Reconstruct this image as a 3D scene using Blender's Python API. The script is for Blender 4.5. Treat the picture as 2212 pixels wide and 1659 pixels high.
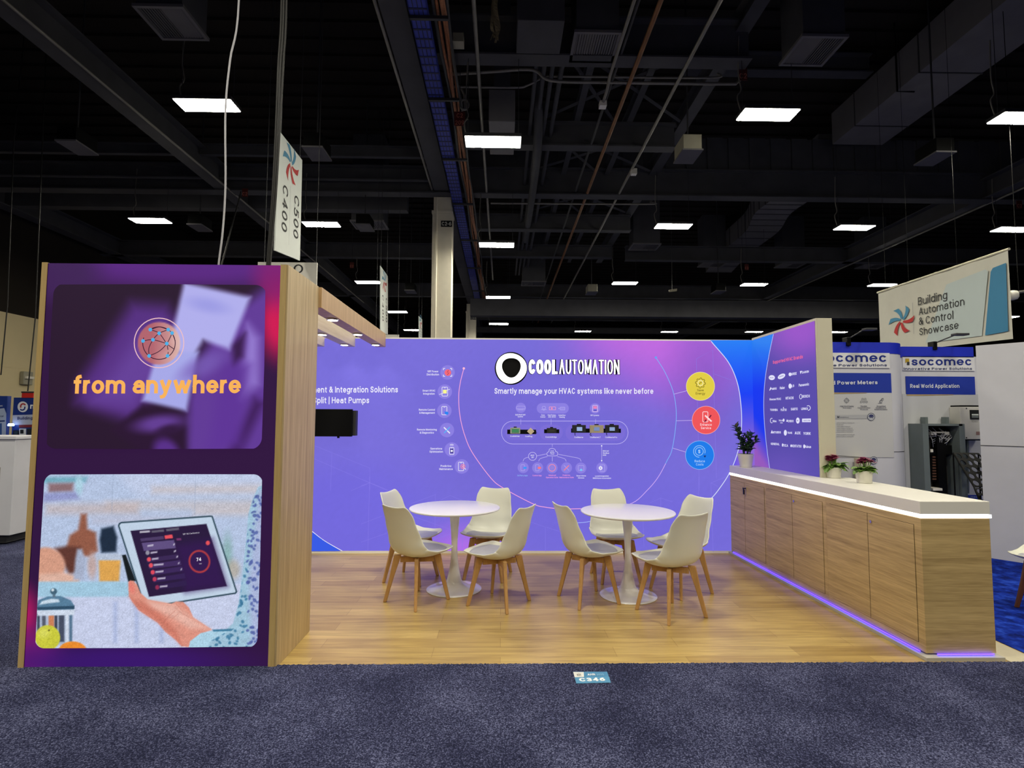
import bpy, bmesh, math, random
import numpy as np
from mathutils import Vector, Matrix
random.seed(7)
for o in list(bpy.data.objects): bpy.data.objects.remove(o)
S = bpy.context.scene
C = S.collection
PI = math.pi

# ------------------------------------------------------------------ camera
W, H = 2212, 1659
FPX, PITCH, ROLL, YAW, CAMZ = 1167.8565, 0.0634446, 0.0043646, 0.0187531, 1.56069
CX, CY = W / 2, H / 2
_fw = Vector((math.sin(YAW) * math.cos(PITCH), math.cos(YAW) * math.cos(PITCH), math.sin(PITCH)))
_rt = Vector((math.cos(YAW), -math.sin(YAW), 0)); _up = _rt.cross(_fw)
RT = _rt * math.cos(ROLL) + _up * math.sin(ROLL); UP = -_rt * math.sin(ROLL) + _up * math.cos(ROLL); FW = _fw
C0 = Vector((0, 0, CAMZ))
cam = bpy.data.cameras.new('camera'); camo = bpy.data.objects.new('camera', cam); C.objects.link(camo)
cam.sensor_fit = 'HORIZONTAL'; cam.sensor_width = 36; cam.lens = FPX / W * 36; cam.clip_start = .05; cam.clip_end = 300
m = Matrix((RT, UP, -FW)).transposed().to_4x4(); m.translation = C0; camo.matrix_world = m
S.camera = camo

# ------------------------------------------------------------------ light
S.view_settings.view_transform = 'Standard'; S.view_settings.look = 'None'; S.view_settings.gamma = 1
S.view_settings.use_curve_mapping = False
S.view_settings.exposure = 0.0
S.cycles.use_denoising = True
S.cycles.max_bounces = 6; S.cycles.sample_clamp_indirect = 6
world = bpy.data.worlds.new('hall_air'); S.world = world; world.use_nodes = True
world.node_tree.nodes['Background'].inputs[0].default_value = (.8, .85, 1, 1)
world.node_tree.nodes['Background'].inputs[1].default_value = 0.004
LAMP_L = 138.0                     # radiance of every hall lamp
LAMP_C = (1.0, .945, .78)
for ly in (3.1, -3.1, -9.2):      # the hall's lamp rows overhead and behind the camera
    for lx in (-9.8, -5.2, -.18, 4.8, 9.6):
        ld = bpy.data.lights.new('hall_lamp_light', 'AREA'); ld.shape = 'RECTANGLE'; ld.size = .97; ld.size_y = .36
        ld.energy = LAMP_L * .97 * .36 * PI * 1.05; ld.color = LAMP_C
        lo = bpy.data.objects.new('hall_lamp_light', ld); C.objects.link(lo); lo.location = (lx, ly, 7.0)

# ------------------------------------------------------------------ helpers
def lin(c):
    c = [x / 255.0 for x in c[:3]]
    return tuple(x / 12.92 if x <= .04045 else ((x + .055) / 1.055) ** 2.4 for x in c)
def nlin(a):
    a = np.clip(a / 255.0, 0, 1)
    return np.where(a <= .04045, a / 12.92, ((a + .055) / 1.055) ** 2.4)

def ray(p): return FW + RT * ((p[0] - CX) / FPX) - UP * ((p[1] - CY) / FPX)
def atY(p, Y): d = ray(p); return C0 + d * (Y / d.y)
def atX(p, X): d = ray(p); return C0 + d * (X / d.x)
def atZ(p, Z): d = ray(p); return C0 + d * ((Z - CAMZ) / d.z)

class Plane:
    """a real flat surface: origin o, right u, up v, facing n"""
    def __init__(s, o, u, v):
        s.o, s.u, s.v = Vector(o), Vector(u).normalized(), Vector(v).normalized(); s.n = s.u.cross(s.v)
    def uv(s, p):
        d = ray(p); t = (s.o - C0).dot(s.n) / d.dot(s.n); q = C0 + d * t - s.o
        return Vector((q.dot(s.u), q.dot(s.v)))
    def at(s, uv, off=0.0): return s.o + s.u * uv[0] + s.v * uv[1] + s.n * off
    def px(s, p, off=0.0): return s.at(s.uv(p), off)
def planeY(Y): return Plane((0, Y, 0), (1, 0, 0), (0, 0, 1))

# a plain grotesque letterform set drawn as pen strokes (u across, y up; lower case: 0 base, 1 x-height, 2 ascender, -1 descender)
def _E(cx, cy, rx, ry, a0, a1):
    n = max(5, int(abs(a1 - a0) / 15)); return [(cx + rx * math.cos(math.radians(a0 + (a1 - a0) * k / n)), cy + ry * math.sin(math.radians(a0 + (a1 - a0) * k / n))) for k in range(n + 1)]
_s = [(.94, .80), (.80, .95), (.5, 1), (.18, .93), (.05, .75), (.18, .59), (.5, .51), (.84, .42), (.97, .25), (.84, .07), (.5, 0), (.18, .06), (.03, .22)]
_P = [(0, 1), (.55, 1)] + _E(.55, .74, .45, .26, 80, -80) + [(.55, .48), (0, .48)]
GL = {  # letter: (width, strokes)
 'a': (.54, [[(1, 0), (1, .62)] + _E(.54, .62, .46, .38, 12, 158), [(1, .57), (.42, .57)] + _E(.42, .285, .42, .285, 100, 262) + [(.45, 0)] + _E(.5, .33, .5, .33, 282, 340)]),
 'b': (.56, [[(0, 0), (0, 2)], _E(.5, .5, .5, .5, 0, 360)]), 'c': (.53, [_E(.5, .5, .5, .5, 48, 312)]), 'd': (.56, [[(1, 0), (1, 2)], _E(.5, .5, .5, .5, 0, 360)]),
 'e': (.56, [[(.04, .5), (1, .5)] , _E(.5, .5, .5, .5, 0, 312)]), 'f': (.34, [[(.42, 0), (.42, 1.55)] + _E(1.0, 1.55, .58, .45, 165, 95), [(.02, 1), (.92, 1)]]),
 'g': (.56, [_E(.5, .5, .5, .5, 0, 360), [(1, 1), (1, -.45)] + _E(.5, -.45, .5, .55, -12, -145)]), 'h': (.54, [[(0, 0), (0, 2)], _E(.5, .55, .5, .45, 172, 8) + [(1, .5), (1, 0)]]),
 'i': (0, [[(0, 0), (0, 1)], [(0, 1.93), (0, 1.98)]]), 'j': (.12, [[(1, 1), (1, -.7), (.2, -1)]]), 'k': (.52, [[(0, 0), (0, 2)], [(.06, .38), (.94, 1)], [(.36, .6), (.98, 0)]]), 'l': (0, [[(0, 0), (0, 2)]]),
 'm': (.92, [[(0, 0), (0, 1)], _E(.25, .6, .25, .4, 172, 8) + [(.5, .5), (.5, 0)], _E(.75, .6, .25, .4, 172, 8) + [(1, .5), (1, 0)]]), 'n': (.54, [[(0, 0), (0, 1)], _E(.5, .55, .5, .45, 172, 8) + [(1, .5), (1, 0)]]),
 'o': (.57, [_E(.5, .5, .5, .5, 0, 360)]), 'p': (.56, [[(0, -1), (0, 1)], _E(.5, .5, .5, .5, 0, 360)]), 'q': (.56, [[(1, -1), (1, 1)], _E(.5, .5, .5, .5, 0, 360)]),
 'r': (.30, [[(0, 0), (0, 1)], _E(.85, .45, .85, .55, 165, 88)]), 's': (.48, [_s]), 't': (.34, [[(.42, 1.55), (.42, .3)] + _E(.95, .3, .53, .30, 195, 268), [(.02, 1), (.95, 1)]]), 'u': (.54, [[(1, 1), (1, 0)], [(0, 1), (0, .45)] + _E(.5, .45, .5, .45, 188, 352)]),
 'v': (.54, [[(.04, 1), (.5, 0)], [(.96, 1), (.5, 0)]]), 'w': (.86, [[(.02, 1), (.26, 0)], [(.26, 0), (.5, .95)], [(.5, .95), (.74, 0)], [(.74, 0), (.98, 1)]]), 'x': (.54, [[(.04, 1), (.96, 0)], [(.96, 1), (.04, 0)]]),
 'y': (.54, [[(.04, 1), (.52, .02)], [(.96, 1), (.44, -.55), (.28, -.92), (.08, -1)]]), 'z': (.5, [[(0, 1), (1, 1)], [(.95, 1), (.05, 0)], [(0, 0), (1, 0)]]),
 'A': (.68, [[(.03, 0), (.5, 1)], [(.97, 0), (.5, 1)], [(.2, .32), (.8, .32)]]), 'B': (.58, [[(0, 0), (0, 1)], _P[:2] + _E(.52, .755, .40, .245, 80, -80) + [(.5, .51), (0, .51)], _E(.52, .255, .48, .255, 90, -80) + [(.5, 0), (0, 0)]]), 'C': (.64, [_E(.5, .5, .5, .5, 42, 318)]),
 'D': (.64, [[(0, 0), (0, 1), ], [(0, 1), (.4, 1)] + _E(.42, .5, .58, .5, 80, -80) + [(.4, 0), (0, 0)]]), 'E': (.52, [[(0, 0), (0, 1)], [(0, 1), (1, 1)], [(0, .52), (.9, .52)], [(0, 0), (1, 0)]]), 'F': (.5, [[(0, 0), (0, 1)], [(0, 1), (1, 1)], [(0, .5), (.88, .5)]]),
 'G': (.66, [_E(.5, .5, .5, .5, 42, 350), [(1, .46), (.6, .46)]]), 'H': (.64, [[(0, 0), (0, 1)], [(1, 0), (1, 1)], [(0, .52), (1, .52)]]), 'I': (0, [[(0, 0), (0, 1)]]), 'J': (.44, [[(1, 1), (1, .3)] + _E(.5, .3, .5, .3, -8, -165)]),
 'K': (.62, [[(0, 0), (0, 1)], [(.05, .38), (.95, 1)], [(.36, .62), (.98, 0)]]), 'L': (.5, [[(0, 1), (0, 0)], [(0, 0), (1, 0)]]), 'M': (.78, [[(0, 0), (0, 1)], [(0, 1), (.5, .1)], [(1, 1), (.5, .1)], [(1, 0), (1, 1)]]), 'N': (.64, [[(0, 0), (0, 1)], [(0, 1), (1, 0)], [(1, 0), (1, 1)]]),
 'O': (.68, [_E(.5, .5, .5, .5, 0, 360)]), 'P': (.56, [[(0, 0), (0, 1)], _P]), 'Q': (.68, [_E(.5, .5, .5, .5, 0, 360), [(.6, .25), (.98, -.05)]]), 'R': (.6, [[(0, 0), (0, 1)], _P, [(.5, .46), (.96, 0)]]), 'S': (.56, [_s]), 'T': (.58, [[(.5, 0), (.5, 1)], [(0, 1), (1, 1)]]),
 'U': (.62, [[(0, 1), (0, .38)] + _E(.5, .38, .5, .38, 188, 352) + [(1, .38), (1, 1)]]), 'V': (.64, [[(.03, 1), (.5, 0)], [(.97, 1), (.5, 0)]]), 'W': (.96, [[(.02, 1), (.26, 0)], [(.26, 0), (.5, .95)], [(.5, .95), (.74, 0)], [(.74, 0), (.98, 1)]]),
 'X': (.62, [[(.04, 1), (.96, 0)], [(.96, 1), (.04, 0)]]), 'Y': (.62, [[(.03, 1), (.5, .46)], [(.97, 1), (.5, .46)], [(.5, .46), (.5, 0)]]), 'Z': (.56, [[(0, 1), (1, 1)], [(.96, 1), (.04, 0)], [(0, 0), (1, 0)]]),
 '\u039b': (.66, [[(.03, 0), (.5, 1)], [(.97, 0), (.5, 1)]]),
 '0': (.52, [_E(.5, .5, .5, .5, 0, 360)]), '1': (.26, [[(1, 0), (1, 1)], [(1, 1), (.1, .72)]]), '2': (.5, [_E(.5, .7, .46, .3, 165, -25) + [(.05, 0)], [(.02, 0), (1, 0)]]), '3': (.5, [_E(.46, .745, .46, .255, 150, -85), _E(.46, .255, .52, .255, 88, -150)]),
 '4': (.56, [[(.74, 0), (.74, 1)], [(.74, 1), (.02, .28)], [(.02, .28), (1, .28)]]), '5': (.5, [[(.92, 1), (.18, 1)], [(.18, 1), (.1, .52)], _E(.45, .33, .53, .33, 130, -150)]), '6': (.52, [_E(.5, .32, .5, .32, 0, 360), [(.02, .36), (.08, .62), (.3, .88), (.8, 1)]]),
 '7': (.5, [[(0, 1), (1, 1)], [(.98, 1), (.34, 0)]]), '8': (.52, [_E(.5, .745, .43, .255, 0, 360), _E(.5, .255, .5, .255, 0, 360)]), '9': (.52, [_E(.5, .68, .5, .32, 0, 360), [(.98, .64), (.92, .38), (.7, .12), (.2, 0)]]),
 '&': (.66, [[(1, 0), (.24, .70), (.2, .86), (.32, .98), (.48, 1), (.64, .92), (.66, .78), (.52, .62), (.14, .42), (.02, .24), (.12, .06), (.36, 0), (.62, .06), (.84, .28), (.94, .5)]]),
 '|': (0, [[(0, -.2), (0, 1.1)]]), '/': (.34, [[(0, -.05), (1, 1.05)]]), '-': (.26, [[(0, .4), (1, .4)]]), '$': (.54, [_s, [(.5, -.12), (.5, 1.12)]]), '.': (0, [[(0, 0), (0, .02)]]), ',': (0, [[(0, .02), (-.02, -.08)]]), '(': (.16, [_E(1, .5, 1, .6, 120, 240)]), ')': (.16, [_E(0, .5, 1, .6, 60, -60)]),
}
CAPH = .7
_gc = {}
def glyphs(txt, bold=0.0, space=1.0, cond=1.0):
    """2-D verts and faces of a line of lettering; capital height CAPH"""
    k = (txt, bold, space, cond)
    if k in _gc: return _gc[k]
    ly, si = [], 0
    w = .122 + bold * (2.6 if bold < .03 else 2.3); h = w / 2; XH, DS = .745, -.28; vs, fs = [], []; x = 0.0
    for ch in txt:
        if ch == ' ': x += .30 * cond; continue
        W0, strokes = GL[ch]; low = ch.islower(); ww = W0 * cond + w * .35 if W0 else w
        def Y(y):
            if not low: return h + y * (1 - w)
            an = ((-1, DS + h), (0, h), (1, XH - h), (2, 1.03 - h))
            for (a, va), (b, vb) in zip(an[:-1], an[1:]):
                if y <= b or b == 2: return va + (vb - va) * (y - a) / (b - a)
        for st in strokes:
            P = [Vector((x + h + u * (ww - w), Y(y))) for u, y in st]; closed = (P[0] - P[-1]).length < 1e-6 and len(P) > 4
            if closed: P = P[:-1]
            n = len(P)
            if not closed:
                d0 = (P[0] - P[1]).normalized(); d1 = (P[-1] - P[-2]).normalized(); P[0] = P[0] + d0 * h * .98; P[-1] = P[-1] + d1 * h * .98
            q = len(vs); L_, R_ = [], []
            for i, p in enumerate(P):
                a = P[(i - 1) % n] if (closed or i) else p; b = P[(i + 1) % n] if (closed or i < n - 1) else p
                da = (p - a).normalized() if (p - a).length > 1e-9 else None; db = (b - p).normalized() if (b - p).length > 1e-9 else None
                d = ((da or db) + (db or da)); d = d.normalized() if d.length > 1e-6 else (da or db); nn = Vector((-d.y, d.x)); c = abs(d.dot(db or da))
                nn = nn * (h / max(c, .6)); L_.append(p + nn); R_.append(p - nn)
            vs += [tuple(v * CAPH) for v in L_ + R_]; ly += [(si % 7) * .00016] * (2 * n); si += 1
            m = n if closed else n - 1
            fs += [(q + i, q + n + i, q + n + (i + 1) % n, q + (i + 1) % n) for i in range(m)]
        x += ww + (.165 - w * .28) * space * (.6 + .4 * cond)
    _gc[k] = (vs, fs); _ly[id(vs)] = ly; return _gc[k]
_ly = {}
def layer(vs): return _ly[id(vs)]      # strokes lie a hair apart so that crossings stay clean

class MB:
    def __init__(s): s.v, s.f, s.c, s.mi = [], [], [], []
    def add(s, vs, fs, col=None, mi=0):
        n = len(s.v); s.v += [tuple(v) for v in vs]; s.f += [tuple(i + n for i in f) for f in fs]
        cl = lin(col) if col is not None else (1, 1, 1); s.c += [cl] * len(vs); s.mi += [mi] * len(fs); return s
    def box(s, x0, x1, y0, y1, z0, z1, col=None, mi=0):
        v = [(x, y, z) for z in (z0, z1) for (x, y) in ((x0, y0), (x1, y0), (x1, y1), (x0, y1))]
        return s.hexa(v, col, mi)
    def hexa(s, v, col=None, mi=0):   # bottom 4 ccw from above, top 4
        return s.add(v, [(3, 2, 1, 0), (4, 5, 6, 7), (0, 1, 5, 4), (1, 2, 6, 5), (2, 3, 7, 6), (3, 0, 4, 7)], col, mi)
    def obox(s, c, size, R=None, col=None, mi=0):
        R = R or Matrix.Identity(3); c = Vector(c); hx, hy, hz = [a / 2 for a in size]
        v = [c + R @ Vector((x, y, z)) for z in (-hz, hz) for (x, y) in ((-hx, -hy), (hx, -hy), (hx, hy), (-hx, hy))]
        return s.hexa(v, col, mi)
    def prism(s, pts, off, col=None, mi=0):
        n = len(pts); off = Vector(off); a = [Vector(p) for p in pts]; b = [p + off for p in a]
        fs = [tuple(range(n - 1, -1, -1)), tuple(range(n, 2 * n))] + [(i, (i + 1) % n, n + (i + 1) % n, n + i) for i in range(n)]
        return s.add(a + b, fs, col, mi)
    def tube(s, path, r, n=8, col=None, mi=0, caps=True):
        P = [Vector(p) for p in path]; rs = r if isinstance(r, (list, tuple)) else [r] * len(P); vs, fs = [], []
        t = (P[1] - P[0]).normalized(); a = t.cross(Vector((0, 0, 1)))
        if a.length < 1e-3: a = t.cross(Vector((1, 0, 0)))
        a.normalize()
        for i, p in enumerate(P):
            t = (P[min(i + 1, len(P) - 1)] - P[max(i - 1, 0)]).normalized()
            a = (a - t * a.dot(t)).normalized(); b = t.cross(a)
            for k in range(n): vs.append(p + (a * math.cos(2 * PI * k / n) + b * math.sin(2 * PI * k / n)) * rs[i])
        for i in range(len(P) - 1):
            for k in range(n): fs.append((i * n + k, i * n + (k + 1) % n, (i + 1) * n + (k + 1) % n, (i + 1) * n + k))
        if caps: fs += [tuple(range(n - 1, -1, -1)), tuple((len(P) - 1) * n + k for k in range(n))]
        return s.add(vs, fs, col, mi)
    def lathe(s, prof, c=(0, 0, 0), n=32, col=None, mi=0):
        vs, fs = [], []; c = Vector(c)
        for r, z in prof:
            for k in range(n): vs.append(c + Vector((r * math.cos(2 * PI * k / n), r * math.sin(2 * PI * k / n), z)))
        for i in range(len(prof) - 1):
            for k in range(n): fs.append((i * n + k, i * n + (k + 1) % n, (i + 1) * n + (k + 1) % n, (i + 1) * n + k))
        fs += [tuple(range(n - 1, -1, -1)), tuple((len(prof) - 1) * n + k for k in range(n))]
        return s.add(vs, fs, col, mi)
    def grid(s, nu, nv, fn, col=None, mi=0):
        vs = [fn(i / (nu - 1), j / (nv - 1)) for j in range(nv) for i in range(nu)]
        fs = [(j * nu + i, j * nu + i + 1, (j + 1) * nu + i + 1, (j + 1) * nu + i) for j in range(nv - 1) for i in range(nu - 1)]
        return s.add(vs, fs, col, mi)
    def build(s, name, mats, parent=None, smooth=None, bevel=0, seg=2):
        me = bpy.data.meshes.new(name); off = Vector(parent_loc(parent)) if parent else Vector((0, 0, 0))
        me.from_pydata([(v[0] - off.x, v[1] - off.y, v[2] - off.z) for v in s.v], [], s.f)
        ms = mats if isinstance(mats, (list, tuple)) else [mats]
        for mm in ms: me.materials.append(mm)
        if len(ms) > 1: me.polygons.foreach_set('material_index', s.mi)
        ca = me.color_attributes.new('col', 'FLOAT_COLOR', 'POINT')
        ca.data.foreach_set('color', np.column_stack([np.array(s.c, dtype=np.float32).reshape(-1, 3), np.ones(len(s.v), dtype=np.float32)]).ravel())
        if smooth is not None:
            me.polygons.foreach_set('use_smooth', [True] * len(me.polygons)); me.set_sharp_from_angle(angle=math.radians(smooth))
        me.update()
        o = bpy.data.objects.new(name, me); C.objects.link(o)
        if parent: o.parent = parent
        if bevel:
            b = o.modifiers.new('bevel', 'BEVEL'); b.width = bevel; b.segments = seg; b.limit_method = 'ANGLE'; b.angle_limit = .7
        return o
def parent_loc(p):
    l = Vector(p.location)
    while p.parent: p = p.parent; l += Vector(p.location)
    return l

class Draw(MB):
    """flat printed shapes laid on a Plane; coordinates are photo pixels of that surface"""
    def __init__(s, plane, off=.0015): super().__init__(); s.p, s.o = plane, off
    def poly(s, pts, col, lift=0): return s.add([s.p.px(p, s.o + lift) for p in pts], [tuple(range(len(pts) - 1, -1, -1))], col)
    def ell(s, cx, cy, rx, ry=None, col=(255,) * 3, lift=0, n=40, rot=0):
        ry = ry or rx; c, sn = math.cos(rot), math.sin(rot)
        return s.poly([(cx + rx * math.cos(t) * c - ry * math.sin(t) * sn, cy + rx * math.cos(t) * sn + ry * math.sin(t) * c) for t in [2 * PI * k / n for k in range(n)]], col, lift)
    def strip(s, pts, w, col, lift=0, closed=False):
        P = [Vector(p) for p in pts]; n = len(P); L, R = [], []
        for i, p in enumerate(P):
            a = P[(i - 1) % n] if (closed or i > 0) else p; b = P[(i + 1) % n] if (closed or i < n - 1) else p
            d = (b - a); d = d.normalized() if d.length > 1e-9 else Vector((1, 0)); nn = Vector((-d.y, d.x))
            L.append(p + nn * w / 2); R.append(p - nn * w / 2)
        vs = [s.p.px(q, s.o + lift) for q in L + R]
        m = n if closed else n - 1
        return s.add(vs, [(i, (i + 1) % n, n + (i + 1) % n, n + i) for i in range(m)], col)
    def ring(s, cx, cy, r, w, col, a0=0, a1=2 * PI, lift=0, n=40, ry=None):
        ry = ry or r; full = abs(a1 - a0) > 6.28; m = n if full else n + 1
        return s.strip([(cx + r * math.cos(a0 + (a1 - a0) * k / n), cy + ry * math.sin(a0 + (a1 - a0) * k / n)) for k in range(m)], w, col, lift, full)
    def rr(s, x0, y0, x1, y1, r):
        out = []
        for (cx, cy, a) in ((x1 - r, y1 - r, 0), (x0 + r, y1 - r, 90), (x0 + r, y0 + r, 180), (x1 - r, y0 + r, 270)):
            out += [(cx + r * math.cos(math.radians(a + 15 * k)), cy + r * math.sin(math.radians(a + 15 * k))) for k in range(7)]
        return out
    def rrect(s, x0, y0, x1, y1, r, col, lift=0): return s.poly(s.rr(x0, y0, x1, y1, r), col, lift)
    def rline(s, x0, y0, x1, y1, r, w, col, lift=0): return s.strip(s.rr(x0, y0, x1, y1, r), w, col, lift, True)
    def text(s, t, p0, p1, cap, col, bold=0.0, lift=0.001, space=1.0):
        """p0,p1: ends of the baseline; cap: capital height, all in photo pixels"""
        vs, fs = glyphs(t, bold, space)
        if not vs: return s
        x0 = min(v[0] for v in vs); x1 = max(v[0] for v in vs)
        a = s.p.uv(p0); b = s.p.uv(p1); mid = ((p0[0] + p1[0]) / 2, (p0[1] + p1[1]) / 2)
        hgt = (s.p.uv((mid[0], mid[1] - cap)) - s.p.uv(mid)).length
        U = b - a; N = Vector((-U.y, U.x)).normalized()
        return s.add([s.p.at(a + U * ((x - x0) / (x1 - x0)) + N * (hgt * y / CAPH), s.o + lift + z) for (x, y), z in zip(vs, layer(vs))], fs, col)
def catmull(pts, n=8):
    P = [Vector(p) for p in pts]; P = [P[0] * 2 - P[1]] + P + [P[-1] * 2 - P[-2]]; out = []
    for i in range(1, len(P) - 2):
        for k in range(n):
            t = k / n; a, b, c, d = P[i - 1:i + 3]
            out.append(.5 * ((2 * b) + (c - a) * t + (2 * a - 5 * b + 4 * c - d) * t * t + (3 * b - a - 3 * c + d) * t ** 3))
    return out + [P[-2]]
def lerp(a, b, t): return tuple(x + (y - x) * t for x, y in zip(a, b))

def picture(plane, quad, nu, nv, fn, off):
    """a printed or displayed picture: a grid on a plane coloured by fn(px,py)->sRGB"""
    g = MB(); TL, TR, BR, BL = [Vector(q) for q in quad]
    px = []
    for j in range(nv):
        for i in range(nu):
            u, v = i / (nu - 1), j / (nv - 1)
            px.append((TL * (1 - u) + TR * u) * (1 - v) + (BL * (1 - u) + BR * u) * v)
    vs = [plane.px(p, off) for p in px]
    fs = [((j + 1) * nu + i, (j + 1) * nu + i + 1, j * nu + i + 1, j * nu + i) for j in range(nv - 1) for i in range(nu - 1)]
    g.add(vs, fs); arr = np.array([(p.x, p.y) for p in px]); col = nlin(fn(arr)); g.c = [tuple(c) for c in col]
    return g
def sd(P, poly):
    poly = np.array(poly, float); d = np.full(len(P), 1e9); s = np.ones(len(P)); n = len(poly); j = n - 1
    for i in range(n):
        e = poly[j] - poly[i]; w = P - poly[i]; t = np.clip((w @ e) / max(e @ e, 1e-9), 0, 1)
        b = w - t[:, None] * e; d = np.minimum(d, (b * b).sum(1))
        c1 = P[:, 1] >= poly[i][1]; c2 = P[:, 1] < poly[j][1]; c3 = e[0] * w[:, 1] > e[1] * w[:, 0]
        s = np.where((c1 & c2 & c3) | (~c1 & ~c2 & ~c3), -s, s); j = i
    return s * np.sqrt(d)
def sde(P, c, rx, ry, rot=0):
    q = P - np.array(c); cs, sn = math.cos(rot), math.sin(rot); x = q[:, 0] * cs + q[:, 1] * sn; y = -q[:, 0] * sn + q[:, 1] * cs
    return (np.sqrt((x / rx) ** 2 + (y / ry) ** 2) - 1) * min(rx, ry)
def over(Cc, d, col, blur=1.2, a=1.0):
    t = np.clip(.5 - d / (2 * blur), 0, 1); t = (t * t * (3 - 2 * t) * a)[:, None]
    return Cc * (1 - t) + np.asarray(col, float) * t

def thing(name, label, cat, loc=(0, 0, 0), group=None):
    o = bpy.data.objects.new(name, None); C.objects.link(o); o.location = loc; o.empty_display_size = .1
    o['label'] = label; o['category'] = cat
    if group: o['group'] = group
    return o
def tag(o, label, cat, group=None):
    o['label'] = label; o['category'] = cat
    if group: o['group'] = group
    return o
def struct(o, label=None):
    o['kind'] = 'structure'
    if label: o['label'] = label
    return o
def dup(root, loc, rz=None, label=None):
    def cp(o, par):
        c = o.copy(); C.objects.link(c)
        if par: c.parent = par
        for ch in list(o.children): cp(ch, c)
        return c
    r = cp(root, None); r.location = loc
    if rz is not None: r.rotation_euler = (0, 0, rz)
    if label: r['label'] = label
    return r

# ------------------------------------------------------------------ materials
def mat(name, col, rough=.5, metal=0.0, emit=None, es=0.0, spec=.5, var=.06, scale=6.0, bump=0.0, alpha=None):
    m_ = bpy.data.materials.new(name); m_.use_nodes = True; nt = m_.node_tree; b = nt.nodes['Principled BSDF']
    c = lin(col); b.inputs['Roughness'].default_value = rough; b.inputs['Metallic'].default_value = metal
    b.inputs['Specular IOR Level'].default_value = spec
    tc = nt.nodes.new('ShaderNodeTexCoord'); nz = nt.nodes.new('ShaderNodeTexNoise'); nz.inputs['Scale'].default_value = scale
    nz.inputs['Detail'].default_value = 4
    nt.links.new(tc.outputs['Object'], nz.inputs['Vector'])
    rp = nt.nodes.new('ShaderNodeValToRGB'); rp.color_ramp.elements[0].position = .3; rp.color_ramp.elements[1].position = .7
    rp.color_ramp.elements[0].color = (*[x * (1 - var) for x in c], 1); rp.color_ramp.elements[1].color = (*[min(1, x * (1 + var)) for x in c], 1)
    nt.links.new(nz.outputs['Fac'], rp.inputs['Fac']); nt.links.new(rp.outputs['Color'], b.inputs['Base Color'])
    if bump:
        bp = nt.nodes.new('ShaderNodeBump'); bp.inputs['Strength'].default_value = bump; bp.inputs['Distance'].default_value = .01
        nt.links.new(nz.outputs['Fac'], bp.inputs['Height']); nt.links.new(bp.outputs['Normal'], b.inputs['Normal'])
    if emit is not None:
        b.inputs['Emission Color'].default_value = (*lin(emit), 1); b.inputs['Emission Strength'].default_value = es
    return m_
def attr_mat(name, emit=0.0, base=1.0, rough=.6, spec=.3):
    m_ = bpy.data.materials.new(name); m_.use_nodes = True; nt = m_.node_tree; b = nt.nodes['Principled BSDF']
    at = nt.nodes.new('ShaderNodeAttribute'); at.attribute_name = 'col'
    b.inputs['Roughness'].default_value = rough; b.inputs['Specular IOR Level'].default_value = spec
    if base > 0:
        mx = nt.nodes.new('ShaderNodeMix'); mx.data_type = 'RGBA'; mx.blend_type = 'MULTIPLY'; mx.inputs['Factor'].default_value = 1
        mx.inputs['B'].default_value = (base, base, base, 1)
        nt.links.new(at.outputs['Color'], mx.inputs['A']); nt.links.new(mx.outputs['Result'], b.inputs['Base Color'])
    else: b.inputs['Base Color'].default_value = (.01, .01, .01, 1)
    if emit > 0:
        nt.links.new(at.outputs['Color'], b.inputs['Emission Color']); b.inputs['Emission Strength'].default_value = emit
    return m_
def wood(name, c1, c2, grain=(1, 1, 14), scale=2.2, rough=.45, dark=.55):
    """streaky veneer; grain = squeeze per axis (small along the grain)"""
    m_ = bpy.data.materials.new(name); m_.use_nodes = True; nt = m_.node_tree; b = nt.nodes['Principled BSDF']; L = nt.links.new
    tc = nt.nodes.new('ShaderNodeTexCoord'); mp = nt.nodes.new('ShaderNodeMapping'); mp.inputs['Scale'].default_value = grain
    L(tc.outputs['Object'], mp.inputs['Vector'])
    n1 = nt.nodes.new('ShaderNodeTexNoise'); n1.inputs['Scale'].default_value = scale; n1.inputs['Detail'].default_value = 6; n1.inputs['Roughness'].default_value = .65
    L(mp.outputs['Vector'], n1.inputs['Vector'])
    n2 = nt.nodes.new('ShaderNodeTexNoise'); n2.inputs['Scale'].default_value = scale * 6; n2.inputs['Detail'].default_value = 3
    L(mp.outputs['Vector'], n2.inputs['Vector'])
    mx = nt.nodes.new('ShaderNodeMix'); mx.inputs['Factor'].default_value = .35; L(n1.outputs['Fac'], mx.inputs['A']); L(n2.outputs['Fac'], mx.inputs['B'])
    rp = nt.nodes.new('ShaderNodeValToRGB'); e = rp.color_ramp.elements; e[0].position = .32; e[1].position = .62
    e[0].color = (*lin(c1), 1); e[1].color = (*lin(c2), 1)
    L(mx.outputs['Result'], rp.inputs['Fac']); L(rp.outputs['Color'], b.inputs['Base Color'])
    b.inputs['Roughness'].default_value = rough; b.inputs['Specular IOR Level'].default_value = .35
    return m_
M = {}
M['screen'] = attr_mat('led_screen', 1.0, 0, .5, .1)
M['glow'] = attr_mat('backlit_fabric', .93, .10, .7, .1)
M['print'] = attr_mat('printed_matt', 0, .92, .6, .3)
M['white'] = mat('white_laminate', (228, 224, 214), .4, var=.02)
M['cream'] = mat('cream_paint', (202, 196, 174), .6, var=.02)
M['edge'] = mat('white_frame_edge', (244, 242, 236), .5, var=.01)
M['oak'] = wood('pale_oak_veneer', (160, 134, 92), (206, 182, 134), (16, 16, .4), 2.2)
M['oak_edge'] = wood('oak_edge_band', (188, 158, 100), (208, 178, 118), (9, 9, .5), 2.0)
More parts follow.
